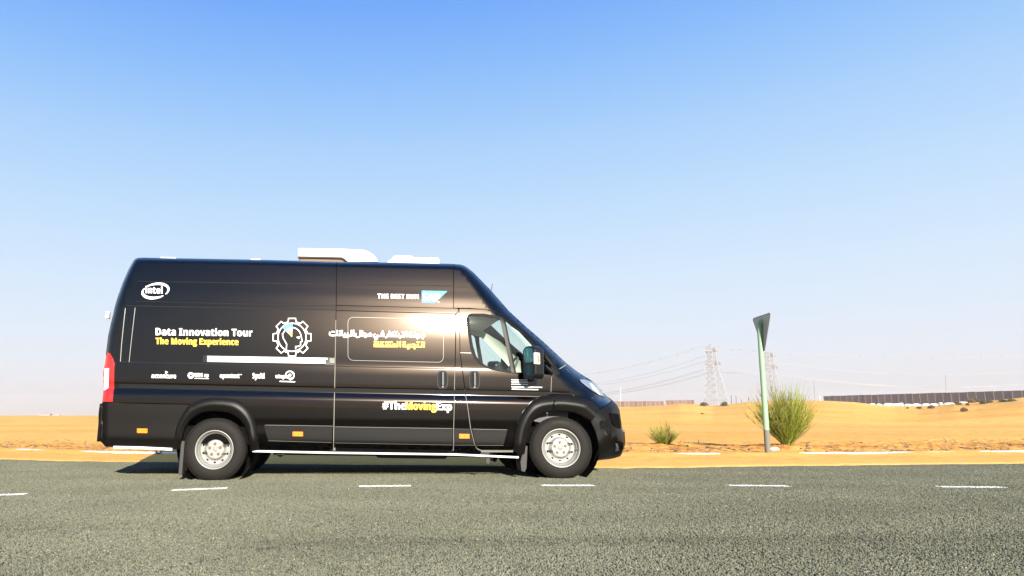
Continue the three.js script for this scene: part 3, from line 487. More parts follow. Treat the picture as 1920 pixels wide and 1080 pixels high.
lettering('opentext', 412.4, 449, 708.4, 708.8, 8.4, printWhite, 'white sponsor name', 0.12);
lettering('Syniti', 473.6, 496, 709.4, 709.8, 10, printWhite, 'white sponsor name', 0.12);
lettering('utopia', 517, 541, 709, 709.4, 7.6, printWhite, 'white sponsor name', 0.12);
lettering('intel', 273, 304.5, 549.6, 550.6, 12.6, printWhite, 'white oval maker mark lettering', 0.25);
function strokes(lines, w, off, mat, label, close) {   // thick polylines in pixels
  const gs = []; let k = 0;
  for (const l of lines) for (let i = 0; i < l.length - 1; i++) {
    const a = l[i], b = l[i + 1], d = Math.hypot(b[0] - a[0], b[1] - a[1]) || 1e-3, e = w * 0.8 / d, nx = -(b[1] - a[1]) / d * w, ny = (b[0] - a[0]) / d * w, ex = (b[0] - a[0]) * e, ey = (b[1] - a[1]) * e;
    const s = new THREE.Shape([[a[0] - nx - ex, a[1] - ny - ey], [b[0] - nx + ex, b[1] - ny + ey], [b[0] + nx + ex, b[1] + ny + ey], [a[0] + nx - ex, a[1] + ny - ey]].map((q) => new THREE.Vector2(...q)));
    gs.push(onSkin(new THREE.ShapeGeometry(s), off + (k++ % 7) * 0.0004));
  }
  const m = mesh('lettering', join(gs), mat, van); m.userData.label = label; return m;
}
const ring = (cx, cy, rx, ry, a0 = 0, a1 = 360, n = 20) => { const o = []; for (let i = 0; i <= n; i++) { const a = (a0 + (a1 - a0) * i / n) * Math.PI / 180; o.push([cx + rx * Math.cos(a), cy + ry * Math.sin(a)]); } return o; };
const loop = (x, y, r) => ring(x, y, r, r, 0, 360, 8), dot = (x, y) => [[x - 6, y], [x + 6, y]];
const zoomed = (ls) => ls.map((l) => l.map(([x, y]) => [610 + x / 9.6, 605 + y / 9.6 + 0.2]));
strokes(zoomed([[[82, 172], [76, 205], [90, 224], [130, 230], [200, 224], [215, 222], [215, 140]], dot(126, 160), dot(154, 162), [[215, 224], [270, 226], [270, 186]], dot(264, 148), [[302, 140], [302, 226], [352, 228], [352, 190]], dot(338, 258), dot(364, 258), [[352, 228], [404, 230], [404, 190]], dot(408, 258), [[404, 230], [466, 232], [466, 140]], [[508, 134], [508, 236]],
  [[548, 196], [544, 240], [568, 260], [604, 256], [626, 236], [626, 142]], [[666, 146], [666, 238], [716, 238], [742, 206], [698, 186]], dot(722, 258), [[716, 238], [822, 238]], loop(808, 212, 20),
  [[892, 208], [868, 224], [872, 254], [904, 268], [942, 256], [936, 226], [964, 238], [1050, 242], [1050, 200]], dot(900, 294), dot(930, 294), loop(1030, 202, 20), dot(1034, 152),
  [[1084, 266], [1114, 254], [1124, 208]], [[1152, 154], [1152, 242], [1232, 244], [1230, 212], [1184, 192], [1240, 162]], [[1232, 244], [1276, 244], [1276, 200]], dot(1264, 164), dot(1292, 164), [[1276, 244], [1326, 246], [1326, 200]], dot(1344, 270), [[1326, 246], [1426, 246], [1388, 166]], [[1424, 246], [1432, 164]], [[1466, 158], [1466, 248]],
  loop(1532, 220, 21), dot(1522, 168), dot(1550, 168), [[1512, 248], [1610, 250], [1610, 164]], loop(1668, 222, 20), [[1610, 250], [1688, 250], [1690, 262], [1656, 284]], [[1738, 198], [1784, 206], [1792, 240], [1770, 250], [1690, 250]], dot(1754, 282)]), 1.25, 0.0035, printWhite, 'white Arabic line reading the tour name');
strokes(zoomed([loop(902, 392, 21), dot(888, 338), dot(916, 338), [[880, 424], [956, 426], [956, 342]], [[956, 426], [1300, 428], [1300, 340]], loop(1014, 396, 20), dot(1006, 346), dot(1034, 346), [[1086, 426], [1086, 384]], dot(1086, 346), [[1130, 426], [1130, 384]], dot(1120, 346), dot(1146, 346), [[1172, 426], [1172, 384]], dot(1170, 346), dot(1196, 346), loop(1238, 400, 20), [[1350, 338], [1350, 432]],
  loop(1420, 398, 20), dot(1406, 346), dot(1434, 346), [[1398, 428], [1492, 430], [1492, 390]], dot(1486, 464), [[1532, 388], [1534, 428], [1506, 462]], [[1572, 386], [1624, 396], [1604, 430], [1534, 430]], dot(1606, 464), [[1604, 430], [1736, 432], [1736, 344]], [[1670, 432], [1670, 386]], dot(1656, 348), dot(1686, 348), [[1778, 344], [1778, 436]]]), 1.25, 0.0035, printYellow, 'yellow Arabic line below the white one');
// oval swoosh, gear with head, small sponsor marks
{
  const sw = (cx, cy, rx, ry, a0, a1, w0, w1, tilt) => { const o = [], i2 = []; for (let i = 0; i <= 30; i++) { const a = (a0 + (a1 - a0) * i / 30) * Math.PI / 180, w = lerp(w0, w1, Math.sin(i / 30 * Math.PI)); const f = (k) => { const x = (rx + k) * Math.cos(a), y = (ry + k) * Math.sin(a); return new THREE.Vector2(cx + x * Math.cos(tilt) - y * Math.sin(tilt), cy + x * Math.sin(tilt) + y * Math.cos(tilt)); }; o.push(f(w / 2)); i2.push(f(-w / 2)); } return new THREE.Shape([...o, ...i2.reverse()]); };
  const m = mesh('logo_mark', join([sw(291.6, 545.4, 24.6, 13, 58, 218, 1.4, 5.4, -0.16), sw(291.6, 545.4, 24.6, 13, 232, 404, 1.6, 4.6, -0.16)].map((s) => onSkin(new THREE.ShapeGeometry(s), 0.0035))), printWhite, van); m.userData.label = 'white oval swoosh around lettering';
  const cx = 547.6, cy = 632.4, teeth = [];
  for (let k = 0; k < 8; k++) { const a = k * 45 - 90; for (const [da, r] of [[-14, 30], [-10.5, 36], [10.5, 36], [14, 30]]) { const t = (a + da) * Math.PI / 180; teeth.push([cx + r * Math.cos(t), cy + r * Math.sin(t)]); } } teeth.push(teeth[0]);
  const head = [[537, 653], [537.4, 645], [531, 634], [529.4, 626], ...ring(547, 632, 17.6, 18, 200, 345, 12), [566, 637], [566.4, 640], [563.4, 641], [563.6, 647.6], [560, 649.4], [554.4, 649.6], [554.4, 654]];
  strokes([teeth, ring(cx, cy, 26.4, 26.4, 0, 360, 36), head, [[557, 632.6], [560.6, 634.4], [561, 631.4], [557, 632.6]]], 0.85, 0.0036, printWhite, 'white gear outline with a head inside');
  const wedge = (r0, r1, a0, a1) => new THREE.Shape([...ring(cx, cy, r1, r1, a0, a1, 8), ...ring(cx, cy, r0, r0, a1, a0, 8)].map((q) => new THREE.Vector2(...q)));
  mesh('logo_mark', onSkin(new THREE.ShapeGeometry(wedge(18.5, 26, -134, -88)), 0.0066), std(0.01, 0.5, 0.78, 0.5), van).userData.label = 'cyan wedge of the gear mark';
  mesh('logo_mark', onSkin(new THREE.ShapeGeometry(wedge(12, 18.5, -134, -88)), 0.0066), std(0.68, 0.85, 0.85, 0.5), van).userData.label = 'pale wedge of the gear mark';
  mesh('logo_mark', onSkin(new THREE.ShapeGeometry(wedge(0.3, 12, -134, -88)), 0.0066), std(0.78, 0.58, 0.12, 0.5), van).userData.label = 'yellow wedge of the gear mark';
  const sap = onSkin(tess2.modify(new THREE.ShapeGeometry(new THREE.Shape([[791, 545.2], [838.4, 546], [814.6, 568.4], [791, 567.8]].map((q) => new THREE.Vector2(...q)))).toNonIndexed()), 0.0035), cols = [], yy = sap.attributes.position, top = P(800, 545).y, bot = P(800, 568).y;
  for (let i = 0; i < yy.count; i++) { const t = clamp((top - yy.getY(i)) / (top - bot), 0, 1); cols.push(lerp(0.005, 0.0, t), lerp(0.5, 0.14, t), lerp(0.82, 0.55, t)); }   // the mark itself is printed from cyan to blue
  sap.setAttribute('color', new THREE.Float32BufferAttribute(cols, 3)); mesh('logo_mark', sap, std(1, 1, 1, 0.5, { vertexColors: true }), van).userData.label = 'blue sponsor mark cut off at a slant';
  lettering('SAP', 792.6, 825, 564, 564.8, 14.4, printWhite, 'white letters on the blue mark', 0.45, 0.006);
  strokes([[[821.6, 566.4], [823.6, 566.4]]], 0.9, 0.0036, printWhite, 'small dot beside the blue mark');
  for (const [l, w] of [[ring(357.8, 704, 4, 4, 0, 360, 16), 1.7], [[[365.4, 709.2], [391, 709.8]], 0.7], [[[310.4, 696.6], [313.6, 698], [310.6, 699.4]], 0.9], [[[450.4, 702.2], [453, 702.3]], 0.6], [ring(543.6, 703.4, 1.2, 1.2, 0, 360, 8), 1.3], [ring(543.6, 703.6, 8, 7.4, -170, -20, 10), 1], [ring(542, 704.4, 9, 7.6, -50, 80, 10), 1], [ring(543.6, 703.4, 6, 6.4, 60, 150, 8), 1], [[[525, 715], [552.6, 715.8]], 0.9]]) strokes([l], w, 0.0036, printWhite, 'small white sponsor symbol');
  const rows = [[959.4, 988, 712], [959.4, 989, 716], [959.4, 989, 720.4], [959.4, 1016, 725.2], [960, 1009, 729.6]], words = [];
  rows.forEach(([a, b, y], r) => { let x = a; while (x < b - 1) { const w = Math.min(b - x, rr(3, 9)); words.push([[x, y + (x - a) * 0.02], [x + w, y + (x + w - a) * 0.02]]); x += w + 1.1; } });
  strokes(words, 0.75, 0.0036, printWhite, 'rows of tiny white contact print below the mirror');
}

// ---------------------------------------------------------------- van: wheels
const tyreProfile = [[0.222, -0.0], [0.226, 0.006], [0.25, 0.012], [0.285, 0.012], [0.318, 0.004], [0.338, -0.006], [0.35, -0.02], [0.3565, -0.045], [0.357, -0.11], [0.357, -0.17], [0.35, -0.2], [0.33, -0.213], [0.28, -0.222], [0.23, -0.21]];
const latheZ = (pts, n = 72) => new THREE.LatheGeometry(pts.map(([r, z]) => new THREE.Vector2(r, z)), n).rotateX(Math.PI / 2);   // axis along z, outer face at +z
const tyreGeo = (() => {
  const side = latheZ(tyreProfile, 96), blocks = [];
  for (let k = 0; k < 72; k++) for (const [z, dx] of [[-0.04, 0], [-0.085, 0.5], [-0.13, 0], [-0.175, 0.5]]) { const a = (k + dx) / 72 * Math.PI * 2; blocks.push(box(0.0225, 0.008, 0.034).translate(0, 0.3585, z).rotateZ(a)); }
  for (let k = 0; k < 72; k++) { const a = (k + 0.25) / 72 * Math.PI * 2; blocks.push(box(0.016, 0.02, 0.01).rotateX(-0.5).translate(0, 0.3435, -0.012).rotateZ(a)); }
  return join([side, ...blocks]);
})();
const discGeo = (() => {
  const zr = hermite([[0, -0.045], [0.03, -0.045], [0.034, -0.04], [0.1, -0.04], [0.108, -0.044], [0.118, -0.07], [0.135, -0.082], [0.165, -0.082], [0.178, -0.07], [0.186, -0.045], [0.198, -0.035]]), s = new THREE.Shape(); s.absarc(0, 0, 0.197, 0, Math.PI * 2);
  for (let k = 0; k < 10; k++) { const a = k / 10 * Math.PI * 2 + 0.31, h = new THREE.Path(); h.absellipse(Math.cos(a) * 0.151, Math.sin(a) * 0.151, 0.0105, 0.0155, 0, Math.PI * 2, false, a); s.holes.push(h); }
  const g = new TessellateModifier(0.011, 6).modify(new THREE.ShapeGeometry(s, 40).toNonIndexed()), p = g.attributes.position, nor = [];
  for (let i = 0; i < p.count; i++) { const x = p.getX(i), y = p.getY(i), r = Math.hypot(x, y), d = (zr(r + 0.002) - zr(r - 0.002)) / 0.004; p.setZ(i, zr(r)); const n = V(-d * x / (r || 1), -d * y / (r || 1), 1).normalize(); nor.push(n.x, n.y, n.z); }
  g.setAttribute('normal', new THREE.Float32BufferAttribute(nor, 3)); g.deleteAttribute('uv'); return g;
})();
const rimGeo = latheZ([[0.192, -0.19], [0.194, -0.06], [0.196, -0.036], [0.203, -0.024], [0.206, -0.008], [0.213, 0.004], [0.221, 0.006], [0.2255, 0.001], [0.2255, -0.01], [0.222, -0.03]], 96);
const boltGeo = join([new THREE.CylinderGeometry(0.0125, 0.014, 0.016, 6).rotateX(Math.PI / 2).translate(0, 0, 0.008), new THREE.CylinderGeometry(0.018, 0.02, 0.004, 16).rotateX(Math.PI / 2).translate(0, 0, 0.001)]);
const boltMat = std(0.12, 0.085, 0.055, 0.5, { metalness: 0.3 });
function wheel(px, py, near, steer) {
  const g = new THREE.Group(); g.name = 'wheel'; van.add(g);
  const w = P(px, py, near ? 0 : 0), c = V(w.x, 0, near ? -0.012 : 2 * ZC + 0.012).applyMatrix4(van.matrixWorld); c.y = R_TYRE - 0.004; c.applyMatrix4(vanInv);
  g.position.copy(c); g.rotation.set(0, (near ? 0 : Math.PI) + steer, 0);
  const spin = rr(0, 6.28); const t = mesh('tyre', tyreGeo, rubber, g); t.rotation.z = spin * 0;
  mesh('rim', rimGeo, steel, g); mesh('wheel_disc', discGeo, steel, g);
  mesh('brake_drum', new THREE.CylinderGeometry(0.17, 0.17, 0.05, 32).rotateX(Math.PI / 2).translate(0, 0, -0.13), dark, g);
  mesh('hub_cap', latheZ([[0.0001, -0.036], [0.022, -0.037], [0.029, -0.042]], 32), std(0.2, 0.19, 0.16, 0.5), g);
  for (let k = 0; k < 5; k++) { const a = k / 5 * Math.PI * 2 + 1.62, b = mesh('wheel_bolt', boltGeo, boltMat, g); b.position.set(Math.cos(a) * 0.065, Math.sin(a) * 0.065, -0.042); }
  const v = mesh('tyre_valve', bar(V(0.18, -0.02, -0.05), V(0.188, -0.02, -0.018), 0.005), dark, g); void v;
  return g;
}
wheel(402.5, 845, true, 0); wheel(1054, 842, true, -0.1); wheel(402.5, 845, false, 0); wheel(1054, 842, false, -0.1);
{ // worn raised marks on the front tyre's sidewall
  const w = van.children.filter((o) => o.name === 'wheel')[1], tone = phys(0.03, 0.026, 0.018, 0.7, { specularIntensity: 0.3 });
  for (let k = 0; k < 7; k++) mesh('raised_mark', box([0.022, 0.014, 0.024, 0.02, 0.024, 0.012, 0.022][k], 0.026, 0.004).translate(0, 0.3, 0.011).rotateZ(0.27 - k * 0.095), tone, w);
}
// wheel housings, mud flaps, floor and running gear
for (const [px, py] of [[404, 838], [1054, 836]]) { const c = P(px, py, -0.05); both('wheel_housing', new THREE.CylinderGeometry(0.465, 0.465, 0.46, 40, 1, true).rotateX(Math.PI / 2).translate(c.x, c.y, -0.33).toNonIndexed(), dark); both('wheel_housing', new THREE.CircleGeometry(0.47, 40).translate(c.x, c.y, -0.55).toNonIndexed(), dark); }
{
  const flap = (pts, z0, depth, name) => { const s = new THREE.Shape(pts.map(([x, y]) => { const p = P(x, y, z0); return new THREE.Vector2(p.x, p.y); })); both(name, new THREE.ExtrudeGeometry(s, { depth, bevelEnabled: false }).translate(0, 0, z0 - depth), std(0.03, 0.027, 0.024, 0.7)); };
  flap([[340, 826], [346, 828], [341, 891], [334.4, 892]], -0.03, 0.26, 'mud_flap'); flap([[983, 838], [989, 836], [987, 878], [983.6, 884.6], [978, 883], [976, 866]], -0.04, 0.24, 'mud_flap');
  flap([[911.6, 853], [918.6, 854], [918, 868], [915, 870.6], [910.6, 866]], -0.1, 0.03, 'jacking_bracket');
  const a = P(190, 815, -0.2), b = P(960, 815, -0.2), y0 = P(600, 838, -0.2).y; mesh('floor_pan', box(b.x - a.x, 0.2, 1.86, (a.x + b.x) / 2, y0 + 0.12, ZC), dark, van);
  const f = P(1060, 815, -0.3); mesh('engine_tray', box(0.86, 0.24, 0.9, f.x + 0.04, y0 + 0.13, ZC), dark, van);
  const ax = P(402.5, 845, 0); mesh('rear_axle', bar(V(ax.x, 0.36, -0.2), V(ax.x, 0.36, 2 * ZC + 0.2), 0.045), steelDark, van);
  const t0 = P(770, 846, -0.5); mesh('fuel_tank', rbox(0.9, 0.2, 0.5, 0.06, t0.x, t0.y + 0.02, -0.55), std(0.02, 0.02, 0.02, 0.6), van);
  const s0 = P(526, 849, -0.25); mesh('spring_shackle', join([new THREE.TorusGeometry(0.035, 0.014, 8, 20).translate(s0.x, s0.y, -0.25), box(0.3, 0.025, 0.06, s0.x - 0.1, s0.y + 0.04, -0.25)]), std(0.12, 0.11, 0.1, 0.6), van);
  const e0 = P(600, 850, -0.9), e1 = P(900, 853, -0.9); mesh('exhaust_pipe', bar(V(e0.x - 0.6, e0.y, -0.9), V(e1.x, e1.y, -0.9), 0.03, 0.03, 10), steelDark, van);
  const h = P(300, 846, -0.4); mesh('tow_eye', new THREE.TorusGeometry(0.03, 0.008, 8, 18).translate(h.x, h.y, -0.35), steel, van);
}
// cab interior
{
  const lining = panelGeo([[852, 520], [880, 520], [912, 553], [946, 590], [985, 618], [1030, 660], [1040, 684], [1034, 690], [1002, 655], [950, 604], [930, 597], [905, 593], [882, 594], [876, 604], [884, 655], [893, 674], [905, 688], [925, 697], [960, 703], [1004, 704], [1030, 706], [1030, 760], [960, 800], [886, 800], [866, 690], [854, 590]], -0.05, 0, true); both('cab_lining', lining, interior);
  const span = (pts, z0, z1, mat, name) => { const s = new THREE.Shape(pts.map(([x, y]) => { const p = P(x, y, -0.2); return new THREE.Vector2(p.x, p.y); })); return mesh(name, new THREE.ExtrudeGeometry(s, { depth: z0 - z1, bevelEnabled: false }).translate(0, 0, z1), mat, van); };
  span([[852, 586], [858, 586], [862, 700], [884, 830], [872, 830], [850, 700]], -0.14, -1.86, interior, 'bulkhead');
  span([[856, 580], [910, 583], [944, 589], [946, 593], [908, 588], [856, 586]], -0.2, -1.8, interior, 'headliner');
  span([[1000, 716], [1010, 700], [1040, 694], [1060, 692], [1074, 705], [1060, 800], [1000, 790]], -0.16, -1.84, trimGrey, 'dashboard');
  span([[862, 800], [1000, 800], [1000, 830], [866, 830]], -0.12, -1.88, dark, 'cab_floor');
  for (const z of [-0.3, -1.2]) { span([[862, 742], [930, 736], [936, 748], [930, 762], [866, 762]], z, z - 0.5, seatCloth, 'seat_cushion'); span([[846, 640], [856, 636], [868, 690], [880, 744], [864, 748], [852, 700]], z, z - 0.48, seatCloth, 'seat_backrest'); }
  const st = P(958, 694, -1.45), wheelGeo = join([new THREE.TorusGeometry(0.2, 0.016, 10, 40), box(0.38, 0.03, 0.02), box(0.03, 0.19, 0.02, 0, -0.1, 0), new THREE.CylinderGeometry(0.06, 0.06, 0.04, 20).rotateX(Math.PI / 2)]).rotateX(-0.45).rotateY(-Math.PI / 2);
  mesh('steering_wheel', wheelGeo.translate(st.x, st.y, st.z), trimGrey, van);
}
// roof equipment
{
  const ex = (pts, z0, depth, mat, name, label, bevel = 0.03) => { const s = new THREE.Shape(pts.map(([x, y]) => { const p = P(x, y, z0); return new THREE.Vector2(p.x, p.y); })); const m = mesh(name, toCreasedNormals(new THREE.ExtrudeGeometry(s, { depth, bevelEnabled: true, bevelSize: bevel * 0.5, bevelOffset: -bevel * 0.5, bevelThickness: bevel, bevelSegments: 4, curveSegments: 8 }).translate(0, 0, z0 - depth), 0.7), mat, van); m.userData.label = label; return m; };
  const ac = ex([[558.4, 482], [558.8, 465.6], [600, 466], [645, 467], [682, 469], [690, 471.4], [697, 475.6], [704, 482], [709.6, 492], [652, 492], [645, 485.6], [640, 483.6], [600, 482.6]], -0.68, 0.66, phys(0.8, 0.8, 0.78, 0.4), 'roof_air_conditioner', 'white rounded roof air conditioner');
  const b = P(604, 487.4, -0.74); mesh('unit_base', box(0.6, 0.12, 0.56, b.x, b.y, -1.0), std(0.16, 0.11, 0.07, 0.8), ac);
  const v = P(576, 474.6, -0.66); mesh('unit_lettering', join([-0.09, -0.065, -0.045, -0.01, 0.02, 0.06, 0.085].map((x, i) => box(0.014 + (i % 3) * 0.005, 0.018, 0.004, v.x + x + 0.03, v.y, -0.65))), std(0.4, 0.33, 0.25, 0.7), ac);
  ex([[724, 492.6], [733, 486], [740, 479.2], [769, 479.2], [775.6, 483], [820, 483.6], [823.4, 486], [823.6, 495.4], [760, 494]], -0.72, 0.56, phys(0.8, 0.8, 0.78, 0.4), 'roof_vent', 'low white roof vent', 0.02);
  for (const [x0, x1, y] of [[300, 330, 484.4], [470, 488, 487.2]]) { const p = P(x0, y, -0.75), q = P(x1, y, -0.75); mesh('roof_fitting', rbox(q.x - p.x, 0.035, 0.2, 0.012, (p.x + q.x) / 2, p.y + 0.004, -0.85), white, van); }
  const a0 = P(920.6, 552, -0.9), a1 = P(923.4, 532.6, -0.9); mesh('aerial', bar(V(a0.x - 0.02, a0.y - 0.05, -0.9), a1, 0.006, 0.003), dark, van);
  const c = P(204, 591, -0.3); mesh('rear_camera', rbox(0.05, 0.09, 0.06, 0.012, c.x - 0.012, c.y, -0.3), white, van);
}

// ---------------------------------------------------------------- road sign seen from behind
{
  const base = onGround(1440, 852, 0.05), depth = -base.z, g = thing('give_way_sign', 'leaning pale green post with the grey back of a triangular give way sign', 'road sign', null, [base.x, sandHeight(base.x, base.z) - 0.05, base.z]);
  const L = (px, py, dz = 0) => atDepth(px, py, depth + dz).sub(g.position);
  const post = std(0.2, 0.33, 0.2, 0.5), rust = std(0.13, 0.12, 0.10, 0.8), back = std(0.3, 0.34, 0.27, 0.5);
  const foot = L(1440, 856), mid = L(1437, 806), head = L(1423.6, 606); foot.y = -0.1;
  mesh('post_foot', bar(foot, mid, 0.048, 0.046, 16), rust, g).userData.label = 'rusty dark lower end of the post'; mesh('post', bar(mid, head, 0.046, 0.042, 16), post, g);
  // triangle turned so that it is seen nearly edge-on from behind
  const A = L(1411.6, 597.6, 0.34), B = L(1444.6, 586.4, -0.34), C = L(1433, 660, -0.06), n = V().crossVectors(V().subVectors(B, A), V().subVectors(C, A)).normalize(); if (n.z < 0) n.negate();
  const plate = []; const cor = [A, B, C], c0 = V().add(A).add(B).add(C).divideScalar(3), round = [];
  cor.forEach((p, i) => { const a = cor[(i + 2) % 3], b = cor[(i + 1) % 3]; for (const t of [0, 0.33, 0.66, 1]) { const q = V().lerpVectors(V().lerpVectors(p, a, 0.06), V().lerpVectors(p, b, 0.06), t); round.push(q.lerp(p, 0.5 * (1 - Math.abs(2 * t - 1)))); } });
  for (let i = 0; i < round.length; i++) { const a = round[i], b = round[(i + 1) % round.length], d = n.clone().multiplyScalar(0.004), f = [a, b].map((q) => q.clone().add(d)), k = [a, b].map((q) => q.clone().sub(d)), e = c0.clone().add(d), e2 = c0.clone().sub(d); for (const t of [[f[0], f[1], e], [k[1], k[0], e2], [f[0], k[0], f[1]], [f[1], k[0], k[1]]]) for (const q of t) plate.push(q.x, q.y, q.z); }
  const pl = mesh('sign_plate', geo(plate), back, g);
  const rimPts = [...round, round[0]]; mesh('plate_rim', join(rimPts.slice(0, -1).map((p, i) => bar(p, rimPts[i + 1], 0.008, 0.008, 6))), std(0.12, 0.11, 0.1, 0.6), pl);
  for (const [t, w] of [[0.17, 0.8], [0.6, 0.36]]) { const a = V().lerpVectors(A, C, t), b = V().lerpVectors(B, C, t), m = V().lerpVectors(a, b, 0.56), d = V().subVectors(b, a).multiplyScalar(w * 0.36), off = n.clone().multiplyScalar(0.03); mesh('bracket', join([bar(m.clone().sub(d).add(off), m.clone().add(d).add(off), 0.022, 0.022, 6)]), std(0.2, 0.17, 0.12, 0.6), g); }
  mesh('post_top', bar(head, V().lerpVectors(A, B, 0.55).lerp(C, 0.1).addScaledVector(n, 0.045), 0.042, 0.042, 14), post, g);
}

// ---------------------------------------------------------------- desert plants
function broom(name, label, px, py, h, w, count, seedN) {
  const b = onGround(px, py, 0.08), x = b.x, z = b.z, g = thing(name, label, 'bush', null, [x, sandHeight(x, z) - 0.02, z]);
  const pos = [], col = [], idx = [], wood = []; let vi = 0;
  const stem = (a, dir, len, r, droop, c, seg = 5) => {
    let p = a.clone(), d = dir.clone(); const start = vi, pts = [];
    for (let i = 0; i <= seg; i++) {
      const t = i / seg, rad = r * (1 - 0.85 * t), s = V(-d.z, 0, d.x).normalize(), u = V().crossVectors(s, d).normalize(); pts.push(p.clone());
      for (let k = 0; k < 3; k++) { const q = p.clone().addScaledVector(s, Math.cos(k * 2.094) * rad).addScaledVector(u, Math.sin(k * 2.094) * rad); pos.push(q.x, q.y, q.z); col.push(...c); vi++; }
      p = p.clone().addScaledVector(d, len / seg); d.add(V(rr(-0.13, 0.13), droop * 0.1 + rr(-0.09, 0.08), rr(-0.13, 0.13))).normalize();
    }
    for (let i = 0; i < seg; i++) for (let k = 0; k < 3; k++) { const a2 = start + i * 3 + k, b2 = start + i * 3 + (k + 1) % 3; idx.push(a2, b2, a2 + 3, b2, b2 + 3, a2 + 3); }
    return pts;
  };
  for (let k = 0; k < count; k++) {
    const a = rnd() * 6.283, lean = rnd() ** 0.6 * 1.15, d = V(Math.cos(a) * lean * w / h, 1 - 0.45 * lean, Math.sin(a) * lean * w / h * 0.9).normalize(), len = h * rr(0.5, 0.98) * (1 - 0.2 * lean), root = V(Math.cos(a) * w * 0.12 * rnd(), 0, Math.sin(a) * w * 0.12 * rnd());
    const dry = rnd() < 0.16, v = rr(0.7, 1.3), c = dry ? [0.3 * v, 0.22 * v, 0.09 * v] : [0.15 * v, 0.185 * v, 0.012 * v];
    const pts = stem(root, d, len, rr(0.004, 0.008) * (0.6 + 0.4 * h), 0.9, c);
    for (let j = 0; j < 9; j++) { const t = 1 + Math.floor(rnd() * (pts.length - 1)), o = pts[t], e = V(d.x + rr(-0.35, 0.35), d.y + rr(0, 0.5), d.z + rr(-0.35, 0.35)).normalize(), v2 = v * rr(0.8, 1.25); stem(o, e, h * rr(0.12, 0.34), rr(0.0022, 0.0046) * (0.6 + 0.4 * h), 0.6, dry ? c : [0.175 * v2, 0.21 * v2, 0.014 * v2], 3); }
    if (k % 24 === 0) wood.push(bar(root, V().addVectors(root, d.clone().multiplyScalar(len * 0.4)), 0.014 * h, 0.006 * h, 5));
  }
  const gg = geo(pos, idx); gg.setAttribute('color', new THREE.Float32BufferAttribute(col, 3));
  mesh('stem_foliage', gg, new THREE.MeshStandardMaterial({ vertexColors: true, roughness: 0.7 }), g); mesh('woody_stem', join(wood), std(0.2, 0.14, 0.07, 0.9), g);
}
broom('broom_bush', 'tall green broom bush of thin upright stems behind the leaning sign post', 1476, 842, 1.12, 0.55, 310);
broom('broom_bush', 'small yellow-green broom bush standing alone on the open sand', 1246, 835, 0.5, 0.42, 150);
const scrubMat = [std(0.085, 0.07, 0.03, 0.95), std(0.12, 0.075, 0.04, 0.95), std(0.07, 0.075, 0.025, 0.95)];
function scrubGeo() {
  const l = []; for (let k = 0; k < 260; k++) { const a = rnd() * 6.283, e = rnd() ** 0.6, R = rr(0.45, 1), q = V(Math.cos(a) * Math.sqrt(1 - e * e) * R, e * R * 0.8, Math.sin(a) * Math.sqrt(1 - e * e) * R), s = rr(0.06, 0.15); l.push(new THREE.TetrahedronGeometry(s, 0).scale(1, rr(0.5, 1.6), 1).rotateX(rnd() * 3).rotateZ(rnd() * 3).translate(q.x, q.y, q.z)); }
  for (let k = 0; k < 14; k++) { const a = rnd() * 6.283; l.push(bar(V(0, -0.1, 0), V(Math.cos(a) * 0.6, rr(0.3, 0.8), Math.sin(a) * 0.6), 0.035, 0.015, 4)); }
  return join(l);
}
const scrubs = [scrubGeo(), scrubGeo(), scrubGeo()];
const SCRUB = [[1702, 766.5, 4, 4, 'speck-sized dry tuft on the open slope beyond the bush'], [1723.6, 767, 10, 4.5, 'low flat shrub on the dip below the white blocks'], [1747, 766.5, 12, 7, 'ragged shrub with one raised branch below the white blocks'], [1798, 760, 11, 6, 'rounded shrub left of the cluster under the long fence'], [1814.5, 760.4, 7, 5, 'small brown shrub beside the cluster under the long fence'], [1821.5, 755.4, 13, 9, 'broad shrub touching the long fence'], [1833, 754.6, 10, 7, 'middle shrub of the row touching the long fence'], [1844, 757.6, 12, 9, 'dark round shrub in front of the row at the long fence'], [1857, 756, 11, 5.5, 'low shrub at the end of the row by the long fence'], [1808.6, 773, 12, 8.6, 'reddish brown round shrub standing lowest on the dune'], [1882, 754, 17, 5, 'wide flat shrub high on the dune by the fence'], [1897, 753, 15, 6, 'dark flat shrub at the top of the dune by the fence'], [1320, 761.5, 15, 8, 'brown shrub at the left foot of the near pylon'], [1358.6, 761.5, 14, 9, 'dark ragged shrub at the right foot of the near pylon'], [1317, 777, 6, 3, 'tiny dark tuft on the dune face between bush and van']];
SCRUB.forEach(([px, py, w, h, label], i) => {
  let d = 40; for (; d < 290; d += 1) { const p = atDepth(px, py, d); if (sandHeight(p.x, p.z) >= p.y) break; }   // where the sight line meets the dune
  const p = atDepth(px, py, d), s = w / 1312 * d / 1.9, g = thing('desert_shrub', label, 'shrub', 'scrub on the dunes', [p.x, sandHeight(p.x, p.z), p.z]);
  const m = mesh('foliage', scrubs[i % 3], scrubMat[i === 9 || i === 12 ? 1 : (i * 2) % 3], g); m.scale.set(s, h / 1312 * d / 0.85, s); m.rotation.y = i;
});

